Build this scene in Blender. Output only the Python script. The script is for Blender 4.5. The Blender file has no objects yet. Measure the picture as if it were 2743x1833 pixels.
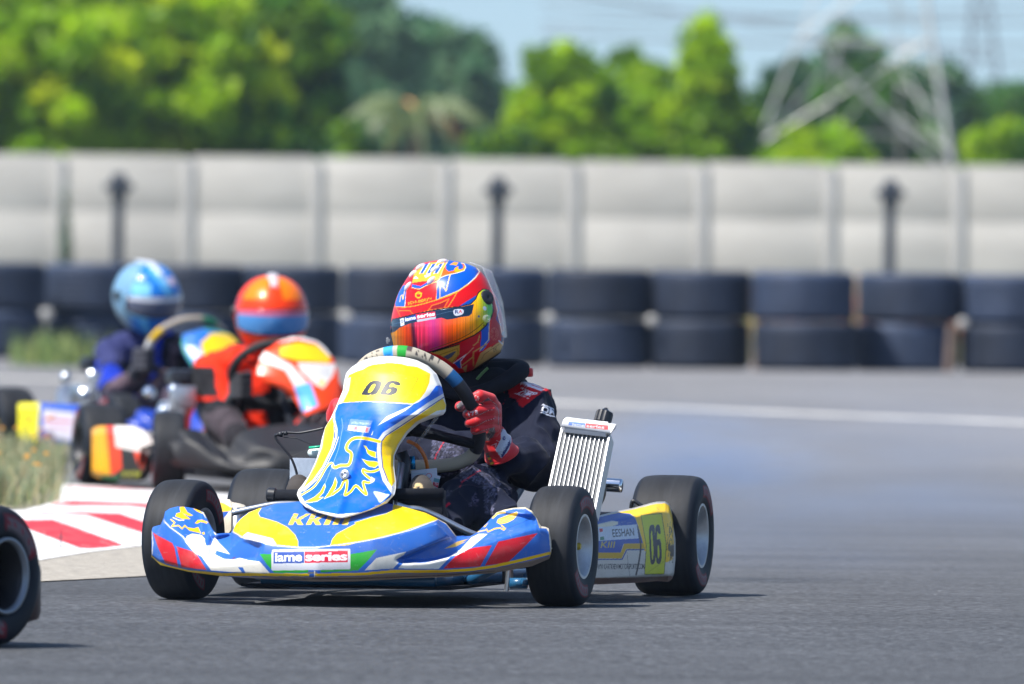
import bpy, math, random
import numpy as np
from mathutils import Vector, Matrix, noise as mnoise
R = math.radians
S = bpy.context.scene
C = S.collection

# ---------------------------------------------------------------- camera, world, sun, exposure
H = 0.697; FPX = 29880.0; ROLL = R(0.70); D0 = 24.0
PITCH = (916.5 - 751.7) / FPX
cam_d = bpy.data.cameras.new('camera')
cam_d.sensor_width = 36.0; cam_d.lens = FPX / 2743 * 36.0
cam_d.clip_start = 1.0; cam_d.clip_end = 5000
cam = bpy.data.objects.new('camera', cam_d); C.objects.link(cam); S.camera = cam
cam.matrix_world = Matrix.Translation((0, 0, H)) @ Matrix.Rotation(R(90) - PITCH, 4, 'X') @ Matrix.Rotation(ROLL, 4, 'Z')
cam_d.dof.use_dof = True; cam_d.dof.focus_distance = 23.95; cam_d.dof.aperture_fstop = 8.6

SUNV = Vector((-.57, -.34, 1.0)).normalized()           # towards the sun
el = math.asin(SUNV.z); az = math.atan2(SUNV.x, SUNV.y)
w = bpy.data.worlds.new('World'); S.world = w; w.use_nodes = True
nt = w.node_tree; nt.nodes.clear()
sky = nt.nodes.new('ShaderNodeTexSky'); sky.sky_type = 'NISHITA'; sky.sun_disc = False
sky.sun_elevation = el; sky.sun_rotation = az; sky.air_density = 1.0; sky.dust_density = 1.2; sky.ozone_density = 5.0
bg = nt.nodes.new('ShaderNodeBackground'); bg.inputs['Strength'].default_value = 0.11
out = nt.nodes.new('ShaderNodeOutputWorld')
tcw = nt.nodes.new('ShaderNodeTexCoord'); mpw = nt.nodes.new('ShaderNodeMapping'); mpw.inputs['Location'].default_value = (0, 0, .065); mpw.inputs['Scale'].default_value = (1, 1, .8)
nt.links.new(tcw.outputs['Generated'], mpw.inputs[0]); nt.links.new(mpw.outputs[0], sky.inputs[0])   # clearer air low down
nt.links.new(sky.outputs[0], bg.inputs[0]); nt.links.new(bg.outputs[0], out.inputs[0])
sl = bpy.data.lights.new('sun', 'SUN'); sl.energy = 5.0; sl.angle = R(0.5); sl.color = (1, .955, .89)
so = bpy.data.objects.new('sun', sl); C.objects.link(so); so.location = SUNV * 50
so.rotation_euler = SUNV.to_track_quat('Z', 'Y').to_euler()
S.view_settings.view_transform = 'Standard'; S.view_settings.look = 'None'
S.view_settings.gamma = 1; S.view_settings.exposure = 0.62
S.cycles.max_bounces = 8; S.cycles.transparent_max_bounces = 12; S.cycles.volume_bounces = 0
S.cycles.use_adaptive_sampling = True; S.cycles.adaptive_threshold = 0.02
S.cycles.use_denoising = True
random.seed(4); rng = np.random.default_rng(4)

# ---------------------------------------------------------------- measured pixels -> metres
cr_, sr_ = math.cos(ROLL), math.sin(ROLL); cp_, sp_ = math.cos(PITCH), math.sin(PITCH)
def ray(px, py):
    dx = px - 1371.5; dy = 916.5 - py
    u = dx * cr_ - dy * sr_; v = dx * sr_ + dy * cr_
    return np.array([u / FPX, cp_ + v / FPX * sp_, v / FPX * cp_ - sp_])
def W(px, py, d):
    r = ray(px, py); return np.array([0, 0, H]) + r * (d / r[1])
def Wn(px, py, d):                                        # arrays
    dx = px - 1371.5; dy = 916.5 - py
    u = dx * cr_ - dy * sr_; v = dx * sr_ + dy * cr_
    Y = cp_ + v / FPX * sp_; Z = v / FPX * cp_ - sp_
    return np.stack([u / FPX * d / Y, d + 0 * px, H + Z * d / Y], -1)
def G(px, py, z=0.0):                                     # point of the ground seen at a pixel
    r = ray(px, py); t = (z - H) / r[2]; return np.array([r[0] * t, r[1] * t, z])
class Frame:                                              # a thing's own axes (x to its left side, y rearward)
    def __init__(s, origin, rot):
        s.o = np.array([origin[0], origin[1], 0.0]); s.rot = rot
        c, n = math.cos(rot), math.sin(rot)
        s.X = np.array([c, n, 0]); s.Y = np.array([-n, c, 0])
    def T(s, px, py, yl):                                 # pixel ray met with the frame's plane y = yl
        r = ray(px, py); t = (yl + s.o @ s.Y - np.array([0, 0, H]) @ s.Y) / (r @ s.Y)
        p = np.array([0, 0, H]) + r * t - s.o
        return np.array([p @ s.X, p @ s.Y, p[2]])
    def Tn(s, px, py, yl):
        P = Wn(px, py, np.ones_like(px, float)); P = P - np.array([0, 0, H])
        t = (yl + s.o @ s.Y) / (P @ s.Y)
        p = P * t[..., None] + np.array([0, 0, H]) - s.o
        return np.stack([p @ s.X, p @ s.Y, p[..., 2]], -1)
    def px(s, P):                                         # local points -> photo pixels (for baking liveries)
        P = np.asarray(P, float)
        Q = P[..., 0:1] * s.X + P[..., 1:2] * s.Y + P[..., 2:3] * np.array([0, 0, 1]) + s.o - np.array([0, 0, H])
        f = Q[..., 1] * cp_ - Q[..., 2] * sp_; v = Q[..., 2] * cp_ + Q[..., 1] * sp_
        u = Q[..., 0] / f * FPX; v = v / f * FPX
        return u * cr_ + v * sr_ + 1371.5, 916.5 - (-u * sr_ + v * cr_)

# ---------------------------------------------------------------- naming
def tag(o, label=None, cat=None, group=None, kind=None):
    if label: o['label'] = label
    if cat: o['category'] = cat
    if group: o['group'] = group
    if kind: o['kind'] = kind
    return o
def empty(name, loc, rz=0, **k):
    o = bpy.data.objects.new(name, None); C.objects.link(o); o.location = loc; o.rotation_euler = (0, 0, rz)
    o.empty_display_size = .1
    return tag(o, **k)

# ---------------------------------------------------------------- mesh helpers
def mesh_np(name, V, F, mat, parent=None, smooth=True, cols=None, mats=None, mi=None):
    V = np.asarray(V, np.float32).reshape(-1, 3)
    me = bpy.data.meshes.new(name)
    if isinstance(F, np.ndarray):
        n, k = F.shape
        me.vertices.add(len(V)); me.vertices.foreach_set('co', V.ravel())
        me.loops.add(n * k); me.loops.foreach_set('vertex_index', F.astype(np.int32).ravel())
        me.polygons.add(n); me.polygons.foreach_set('loop_start', np.arange(0, n * k, k, dtype=np.int32))
        me.polygons.foreach_set('loop_total', np.full(n, k, np.int32))
        me.update(calc_edges=True)
    else:
        me.from_pydata([tuple(v) for v in V], [], [tuple(f) for f in F]); me.update()
    me.polygons.foreach_set('use_smooth', np.full(len(me.polygons), smooth, bool))
    if cols is not None: set_cols(me, cols)
    if mat: me.materials.append(mat)
    if mats:
        for m in mats: me.materials.append(m)
    if mi is not None: me.polygons.foreach_set('material_index', np.asarray(mi, np.int32))
    o = bpy.data.objects.new(name, me); C.objects.link(o)
    if parent is not None: o.parent = parent
    return o
def set_cols(me, cols):
    a = me.color_attributes.get('Col') or me.color_attributes.new('Col', 'FLOAT_COLOR', 'POINT')
    c = np.ones((len(me.vertices), 4), np.float32); c[:, :3] = cols; a.data.foreach_set('color', c.ravel())
def grid_faces(nv, nu, cu=False, cv=False, base=0):
    i = np.arange(nv if cv else nv - 1)[:, None]; j = np.arange(nu if cu else nu - 1)[None, :]
    a = i * nu + j; b = i * nu + (j + 1) % nu; c = ((i + 1) % nv) * nu + (j + 1) % nu; d = ((i + 1) % nv) * nu + j
    return np.stack([a, b, c, d], -1).reshape(-1, 4) + base
def grid_obj(name, P, mat, parent=None, cols=None, cu=False, cv=False, smooth=True, flip=False, thick=0, off=-1):
    nv, nu = P.shape[:2]; F = grid_faces(nv, nu, cu, cv)
    if flip: F = F[:, ::-1]
    o = mesh_np(name, P.reshape(-1, 3), F, mat, parent, smooth, None if cols is None else cols.reshape(-1, 3))
    if thick:
        m = o.modifiers.new('solid', 'SOLIDIFY'); m.thickness = thick; m.offset = off
    return o
def frame_of(d):
    d = Vector(d).normalized(); u = Vector((0, 0, 1)) if abs(d.z) < .9 else Vector((1, 0, 0))
    a = d.cross(u).normalized(); b = d.cross(a).normalized(); return a, b
class MB:
    def __init__(s): s.v = []; s.f = []
    def add(s, V, F):
        n = len(s.v); s.v += [tuple(p) for p in V]; s.f += [tuple(i + n for i in f) for f in F]; return s
    def tube(s, pts, r, n=12, cap=True, closed=False, squash=None):
        pts = [Vector(p) for p in pts]; m = len(pts)
        rs = [r] * m if not hasattr(r, '__len__') else r
        V = []; a = None
        for i, p in enumerate(pts):
            if closed: t = (pts[(i + 1) % m] - pts[i - 1]).normalized()
            else: t = (pts[min(i + 1, m - 1)] - pts[max(i - 1, 0)]).normalized()
            if a is None: a, b = frame_of(t)
            else:
                a = (a - t * a.dot(t)); a = a.normalized() if a.length > 1e-6 else frame_of(t)[0]; b = t.cross(a)
            for k in range(n):
                q = 2 * math.pi * k / n
                V.append(p + (a * math.cos(q) + b * math.sin(q) * (squash or 1)) * rs[i])
        F = []
        for i in range(m if closed else m - 1):
            for k in range(n):
                j = (i + 1) % m
                F.append((i * n + k, i * n + (k + 1) % n, j * n + (k + 1) % n, j * n + k))
        if cap and not closed: F += [tuple(range(n - 1, -1, -1)), tuple((m - 1) * n + k for k in range(n))]
        return s.add(V, F)
    def box(s, c, sz, rot=None, bev=0):
        M = rot.to_matrix() if isinstance(rot, (Vector,)) else (rot or Matrix.Identity(3))
        x, y, z = [q / 2 for q in sz]; V = []
        if bev <= 0:
            V = [(sx * x, sy * y, sz_ * z) for sx in (-1, 1) for sy in (-1, 1) for sz_ in (-1, 1)]
            F = [(0, 1, 3, 2), (4, 6, 7, 5), (0, 4, 5, 1), (2, 3, 7, 6), (0, 2, 6, 4), (1, 5, 7, 3)]
        else:
            import bmesh
            bm = bmesh.new(); bmesh.ops.create_cube(bm, size=1)
            for q in bm.verts: q.co = Vector((q.co.x * sz[0], q.co.y * sz[1], q.co.z * sz[2]))
            bmesh.ops.bevel(bm, geom=bm.edges[:], offset=bev, segments=2, affect='EDGES', profile=.6)
            bm.verts.index_update(); V = [tuple(q.co) for q in bm.verts]; F = [tuple(l.index for l in f.verts) for f in bm.faces]; bm.free()
        c = Vector(c); return s.add([M @ Vector(v) + c for v in V], F)
    def lathe(s, prof, c, axis=(1, 0, 0), n=48, caps=False):   # prof: (axial, radius)
        ax = Vector(axis).normalized(); a, b = frame_of(ax); c = Vector(c); V = []
        for h, r in prof:
            for k in range(n):
                q = 2 * math.pi * k / n; V.append(c + ax * h + (a * math.cos(q) + b * math.sin(q)) * r)
        F = []
        for i in range(len(prof) - 1):
            for k in range(n): F.append((i * n + k, i * n + (k + 1) % n, (i + 1) * n + (k + 1) % n, (i + 1) * n + k))
        if caps: F += [tuple(range(n - 1, -1, -1)), tuple((len(prof) - 1) * n + k for k in range(n))]
        return s.add(V, F)
    def ell(s, c, r, n=16, m=10, rot=None):
        M = rot or Matrix.Identity(3); c = Vector(c); V = []; F = []
        for i in range(m + 1):
            t = math.pi * i / m
            for k in range(n):
                q = 2 * math.pi * k / n
                V.append(c + M @ Vector((r[0] * math.sin(t) * math.cos(q), r[1] * math.sin(t) * math.sin(q), r[2] * math.cos(t))))
        for i in range(m):
            for k in range(n): F.append((i * n + k, (i + 1) * n + k, (i + 1) * n + (k + 1) % n, i * n + (k + 1) % n))
        return s.add(V, F)
    def capsule(s, p, r0, q, r1, n=14):
        p = Vector(p); q = Vector(q); d = q - p; L = d.length; t = d.normalized() if L > 1e-6 else Vector((0, 0, 1))
        pts = []; rs = []
        for k in range(5):
            a = math.pi / 2 * k / 5; pts.append(p - t * r0 * math.cos(a)); rs.append(max(r0 * math.sin(a), 1e-4))
        pts.append(p); rs.append(r0); pts.append(q); rs.append(r1)
        for k in range(4, -1, -1):
            a = math.pi / 2 * k / 5; pts.append(q + t * r1 * math.cos(a)); rs.append(max(r1 * math.sin(a), 1e-4))
        return s.tube(pts, rs, n)
    def chain(s, pts):                                    # [(point, radius), ...]
        for (p, r0), (q, r1) in zip(pts, pts[1:]): s.capsule(p, r0, q, r1)
        return s
    def build(s, name, mat, parent=None, smooth=False, auto=True, cols=None):
        o = mesh_np(name, np.array(s.v), s.f, mat, parent, True, cols)
        if not smooth and auto:
            try: o.data.set_sharp_from_angle(angle=R(35))
            except Exception: pass
        return o
def fuse(mb, voxel, smooth_it=6, disp=None, factor=.5):     # one continuous skin over many limbs; returns verts, quads
    o = mb.build('tmp', None, None, True)
    m = o.modifiers.new('r', 'REMESH'); m.mode = 'VOXEL'; m.voxel_size = voxel; m.adaptivity = 0
    if smooth_it:
        q = o.modifiers.new('s', 'SMOOTH'); q.iterations = smooth_it; q.factor = factor
    dg = bpy.context.evaluated_depsgraph_get(); dg.update()
    me = bpy.data.meshes.new_from_object(o.evaluated_get(dg))
    V = np.empty(len(me.vertices) * 3, np.float32); me.vertices.foreach_get('co', V); V = V.reshape(-1, 3).astype(float)
    N = np.empty(len(me.vertices) * 3, np.float32); me.vertices.foreach_get('normal', N); N = N.reshape(-1, 3).astype(float)
    F = [tuple(p.vertices) for p in me.polygons]
    bpy.data.objects.remove(o); bpy.data.meshes.remove(me)
    return V, N, F
def crs(pts, n=8, closed=False):                          # Catmull-Rom
    P = [np.array(p, float) for p in pts]; m = len(P); o = []
    rngi = range(m if closed else m - 1)
    for i in rngi:
        p0 = P[i - 1] if (i > 0 or closed) else P[0]; p1 = P[i]; p2 = P[(i + 1) % m]
        p3 = P[(i + 2) % m] if (closed or i + 2 < m) else P[-1]
        for k in range(n):
            t = k / n
            o.append(.5 * (2 * p1 + (p2 - p0) * t + (2 * p0 - 5 * p1 + 4 * p2 - p3) * t * t + (3 * p1 - p0 - 3 * p2 + p3) * t ** 3))
    if not closed: o.append(P[-1])
    return o

# ---------------------------------------------------------------- liveries: flat art turned into a surface's own colours
def lin(c):
    c = np.array(c, float) / 255.0
    return np.where(c <= .04045, c / 12.92, ((c + .055) / 1.055) ** 2.4)
_txt = {}
def text_tris(s, shear=0.0, off=0.0, space=1.0):
    key = (s, shear, off, space)
    if key not in _txt:
        cu = bpy.data.curves.new('t', 'FONT'); cu.body = s; cu.shear = shear; cu.offset = off; cu.space_character = space
        cu.resolution_u = 3
        o = bpy.data.objects.new('t', cu); C.objects.link(o)
        dg = bpy.context.evaluated_depsgraph_get(); dg.update()
        me = bpy.data.meshes.new_from_object(o.evaluated_get(dg)); me.calc_loop_triangles()
        V = np.array([v.co[:2] for v in me.vertices]); T = np.array([t.vertices[:] for t in me.loop_triangles])
        lo, hi = V.min(0), V.max(0); V = (V - lo) / (hi - lo)
        bpy.data.objects.remove(o); bpy.data.curves.remove(cu); bpy.data.meshes.remove(me)
        _txt[key] = V[T]
    return _txt[key]
class Canvas:
    def __init__(s, x0, y0, x1, y1, bgc, res=1.6):
        s.x0, s.y0, s.res = x0, y0, res; s.w = int((x1 - x0) * res) + 1; s.h = int((y1 - y0) * res) + 1
        s.a = np.empty((s.h, s.w, 3)); s.a[:] = lin(bgc)
    def _sub(s, lo, hi):
        i0 = max(0, int((lo[0] - s.x0) * s.res) - 1); i1 = min(s.w, int((hi[0] - s.x0) * s.res) + 2)
        j0 = max(0, int((lo[1] - s.y0) * s.res) - 1); j1 = min(s.h, int((hi[1] - s.y0) * s.res) + 2)
        if i1 <= i0 or j1 <= j0: return None
        X, Y = np.meshgrid(np.arange(i0, i1) / s.res + s.x0, np.arange(j0, j1) / s.res + s.y0)
        return slice(j0, j1), slice(i0, i1), X, Y
    def poly(s, pts, col, smooth=0):
        if smooth: pts = crs(pts, smooth, True)
        P = np.array(pts, float); q = s._sub(P.min(0), P.max(0))
        if q is None: return s
        js, is_, X, Y = q; m = np.zeros(X.shape, bool)
        for (xa, ya), (xb, yb) in zip(P, np.roll(P, -1, 0)):
            if ya == yb: continue
            m ^= ((ya > Y) != (yb > Y)) & (X < (xb - xa) * (Y - ya) / (yb - ya) + xa)
        s.a[js, is_][m] = lin(col); return s
    def line(s, pts, wd, col, smooth=0, closed=False):
        if smooth: pts = crs(pts, smooth, closed)
        P = np.array(pts, float)
        if closed: P = np.vstack([P, P[:1]])
        ws = np.interp(np.linspace(0, 1, len(P)), np.linspace(0, 1, len(wd)), wd) if hasattr(wd, '__len__') else np.full(len(P), wd)
        for a, b, w0, w1 in zip(P, P[1:], ws, ws[1:]):
            hw = max(w0, w1) / 2; q = s._sub(np.minimum(a, b) - hw, np.maximum(a, b) + hw)
            if q is None: continue
            js, is_, X, Y = q; d = b - a; L = d @ d + 1e-9
            t = np.clip(((X - a[0]) * d[0] + (Y - a[1]) * d[1]) / L, 0, 1)
            m = np.hypot(X - a[0] - t * d[0], Y - a[1] - t * d[1]) <= (w0 + (w1 - w0) * t) / 2
            s.a[js, is_][m] = lin(col)
        return s
    def ell(s, cx, cy, rx, ry, col, rot=0):
        q = np.linspace(0, 2 * np.pi, 40, endpoint=False); c, n = math.cos(rot), math.sin(rot)
        x = rx * np.cos(q); y = ry * np.sin(q)
        return s.poly(np.stack([cx + x * c - y * n, cy + x * n + y * c], -1), col)
    def text(s, t, o, xv, yv, col, shear=0, off=0.0, space=1.0):   # o = lower left; xv = full width; yv = full height
        T = text_tris(t, shear, off, space); o = np.array(o, float); xv = np.array(xv, float); yv = np.array(yv, float)
        P = o + T[..., 0:1] * xv + T[..., 1:2] * yv
        for tri in P: s.tri(tri, col)
        return s
    def tri(s, P, col):
        q = s._sub(P.min(0), P.max(0))
        if q is None: return
        js, is_, X, Y = q; (ax, ay), (bx, by), (cx, cy) = P
        e1 = (bx - ax) * (Y - ay) - (by - ay) * (X - ax); e2 = (cx - bx) * (Y - by) - (cy - by) * (X - bx); e3 = (ax - cx) * (Y - cy) - (ay - cy) * (X - cx)
        m = ((e1 >= 0) & (e2 >= 0) & (e3 >= 0)) | ((e1 <= 0) & (e2 <= 0) & (e3 <= 0))
        s.a[js, is_][m] = lin(col)
    def grad(s, pts, col, mask_blur=0): return s.poly(pts, col)
    def get(s, px, py):
        i = np.clip(((px - s.x0) * s.res), 0, s.w - 1.001); j = np.clip(((py - s.y0) * s.res), 0, s.h - 1.001)
        i0 = i.astype(int); j0 = j.astype(int); fi = (i - i0)[..., None]; fj = (j - j0)[..., None]
        i1 = np.minimum(i0 + 1, s.w - 1); j1 = np.minimum(j0 + 1, s.h - 1)
        return (s.a[j0, i0] * (1 - fi) + s.a[j0, i1] * fi) * (1 - fj) + (s.a[j1, i0] * (1 - fi) + s.a[j1, i1] * fi) * fj
def blur(A, n=1, ax=(0, 1)):
    A = A.astype(float)
    for _ in range(n):
        for x in ax:
            B = np.pad(A, [(1, 1) if k == x else (0, 0) for k in range(A.ndim)], mode='edge')
            sl0 = [slice(None)] * A.ndim; sl1 = list(sl0); sl2 = list(sl0)
            sl0[x] = slice(0, -2); sl1[x] = slice(1, -1); sl2[x] = slice(2, None)
            A = (B[tuple(sl0)] + 2 * B[tuple(sl1)] + B[tuple(sl2)]) / 4
    return A

# ---------------------------------------------------------------- materials
def mat(name, col=(.5, .5, .5), rough=.5, metal=0, coat=0, spec=.5, var=0, vscale=5, bump=0, bscale=20, bdist=.002,
        attr=False, trans=0, alpha=1, emit=None, dirt=0, dscale=8, dcol=(.16, .13, .10), stretch=None, sheen=0, subs=0, rvar=0):
    m = bpy.data.materials.new(name); m.use_nodes = True; n = m.node_tree; n.nodes.clear()
    N = n.nodes.new; L = n.links.new
    o = N('ShaderNodeOutputMaterial'); b = N('ShaderNodeBsdfPrincipled'); L(b.outputs[0], o.inputs[0])
    b.inputs['Roughness'].default_value = rough; b.inputs['Metallic'].default_value = metal
    b.inputs['Coat Weight'].default_value = coat; b.inputs['Coat Roughness'].default_value = .06
    b.inputs['Specular IOR Level'].default_value = spec; b.inputs['Transmission Weight'].default_value = trans
    b.inputs['Alpha'].default_value = alpha; b.inputs['Sheen Weight'].default_value = sheen
    tc = N('ShaderNodeTexCoord'); vec = tc.outputs['Object']
    if stretch:
        mp = N('ShaderNodeMapping'); mp.inputs['Scale'].default_value = stretch; L(vec, mp.inputs[0]); vec = mp.outputs[0]
    if attr:
        at = N('ShaderNodeAttribute'); at.attribute_name = 'Col'; src = at.outputs['Color']
    else:
        rg = N('ShaderNodeRGB'); rg.outputs[0].default_value = (*col, 1); src = rg.outputs[0]
    if var:
        t = N('ShaderNodeTexNoise'); t.inputs['Scale'].default_value = vscale; t.inputs['Detail'].default_value = 6; t.inputs['Roughness'].default_value = .65; L(vec, t.inputs['Vector'])
        mr = N('ShaderNodeMapRange'); mr.inputs[1].default_value = .3; mr.inputs[2].default_value = .7; mr.inputs[3].default_value = 1 - var; mr.inputs[4].default_value = 1 + var; L(t.outputs[0], mr.inputs[0])
        mx = N('ShaderNodeMix'); mx.data_type = 'RGBA'; mx.blend_type = 'MULTIPLY'; mx.inputs[0].default_value = 1
        L(src, mx.inputs[6]); L(mr.outputs[0], mx.inputs[7]); src = mx.outputs[2]
    if dirt:
        t = N('ShaderNodeTexNoise'); t.inputs['Scale'].default_value = dscale; t.inputs['Detail'].default_value = 8; t.inputs['Roughness'].default_value = .75; L(vec, t.inputs['Vector'])
        mr = N('ShaderNodeMapRange'); mr.inputs[1].default_value = .5; mr.inputs[2].default_value = .75; mr.inputs[3].default_value = 0; mr.inputs[4].default_value = dirt; L(t.outputs[0], mr.inputs[0])
        mx = N('ShaderNodeMix'); mx.data_type = 'RGBA'; mx.inputs[7].default_value = (*dcol, 1)
        L(mr.outputs[0], mx.inputs[0]); L(src, mx.inputs[6]); src = mx.outputs[2]
    L(src, b.inputs['Base Color'])
    if rvar:
        t = N('ShaderNodeTexNoise'); t.inputs['Scale'].default_value = vscale * 2; t.inputs['Detail'].default_value = 5; L(vec, t.inputs['Vector'])
        mr = N('ShaderNodeMapRange'); mr.inputs[3].default_value = max(.03, rough - rvar); mr.inputs[4].default_value = min(1, rough + rvar); L(t.outputs[0], mr.inputs[0]); L(mr.outputs[0], b.inputs['Roughness'])
    if bump:
        t = N('ShaderNodeTexNoise'); t.inputs['Scale'].default_value = bscale; t.inputs['Detail'].default_value = 5; L(vec, t.inputs['Vector'])
        bp = N('ShaderNodeBump'); bp.inputs['Strength'].default_value = bump; bp.inputs['Distance'].default_value = bdist
        L(t.outputs[0], bp.inputs['Height']); L(bp.outputs[0], b.inputs['Normal'])
    if emit:
        b.inputs['Emission Color'].default_value = (*emit[:3], 1); b.inputs['Emission Strength'].default_value = emit[3]
    return m
M = {}
M['livery'] = mat('livery_plastic', attr=True, rough=.42, coat=.10, spec=.4, dirt=.28, dscale=14, dcol=(.30, .26, .20), bump=.08, bscale=9, bdist=.004, rvar=.12)
M['liveryb'] = mat('livery_plastic_far', attr=True, rough=.35, coat=.3)
M['helmet'] = mat('helmet_paint', attr=True, rough=.33, coat=.15, spec=.3)
M['visor'] = mat('visor_mirror', attr=True, rough=.2, metal=.0, coat=.25, spec=.4)
M['clear'] = mat('clear_plastic', (.80, .83, .86), rough=.10, alpha=.16, coat=.2, spec=.6)
M['rubber'] = mat('rubber', attr=True, rough=.62, var=.38, vscale=55, bump=.25, bscale=160, bdist=.0012, stretch=(1, .12, .12), spec=.22, dirt=.4, dscale=30, dcol=(.045, .046, .05))
M['barrier'] = mat('barrier_rubber', (.024, .036, .066), rough=.65, var=.3, vscale=4, bump=.3, bscale=30, dirt=.35, dscale=5, dcol=(.06, .065, .085), spec=.3)  # blue tone of the shaded barrier put into the rubber's base colour
M['scoop'] = mat('vent_plastic', (.80, .83, .86), rough=.12, alpha=.6, coat=.4, spec=.8)
M['rim'] = mat('cast_rim', (.50, .51, .52), rough=.42, metal=.65, var=.15, vscale=30)
M['rimdark'] = mat('dark_rim', (.02, .02, .025), rough=.45, metal=.3)
M['steel'] = mat('steel_tube', (.55, .57, .60), rough=.3, metal=.9, var=.15, vscale=20)
M['alu'] = mat('aluminium', (.62, .63, .65), rough=.35, metal=.85, var=.2, vscale=30, bump=.2, bscale=40)
M['chrome'] = mat('polished_silencer', (.70, .74, .80), rough=.14, metal=1)
M['black'] = mat('black_plastic', (.014, .016, .022), rough=.42, var=.2, vscale=12, bump=.1, bscale=60)
M['blackm'] = mat('black_matt', (.010, .012, .018), rough=.85, spec=.2, var=.2, vscale=20, bump=.2, bscale=80)
M['bluetube'] = mat('blue_frame_paint', (.015, .10, .22), rough=.35, coat=.3)
M['red'] = mat('red_plastic', (.55, .03, .03), rough=.4)
M['orange'] = mat('orange_hose', (.55, .14, .01), rough=.35, coat=.4)
M['skin'] = mat('cloth_suit', attr=True, rough=.82, sheen=.04, spec=.25, bump=.35, bscale=260, bdist=.0012)
M['glove'] = mat('glove_fabric', attr=True, rough=.6, sheen=.2, bump=.3, bscale=300, bdist=.0008)
M['grip'] = mat('steering_rim_suede', attr=True, rough=.7, bump=.5, bscale=330, bdist=.001)
M['white'] = mat('white_plastic', (.75, .76, .78), rough=.4)
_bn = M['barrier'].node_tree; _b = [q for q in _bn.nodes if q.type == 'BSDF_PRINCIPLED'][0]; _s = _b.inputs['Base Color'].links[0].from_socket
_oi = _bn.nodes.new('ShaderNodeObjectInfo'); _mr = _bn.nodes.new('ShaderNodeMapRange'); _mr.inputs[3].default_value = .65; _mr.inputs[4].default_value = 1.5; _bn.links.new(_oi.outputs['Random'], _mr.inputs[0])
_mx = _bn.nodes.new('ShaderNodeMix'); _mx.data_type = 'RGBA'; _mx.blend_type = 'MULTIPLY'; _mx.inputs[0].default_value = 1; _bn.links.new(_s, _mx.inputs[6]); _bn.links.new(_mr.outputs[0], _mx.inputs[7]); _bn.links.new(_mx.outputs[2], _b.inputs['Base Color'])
def blue_pop(n, c): return mat(n, c, rough=.3, coat=.4)
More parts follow.
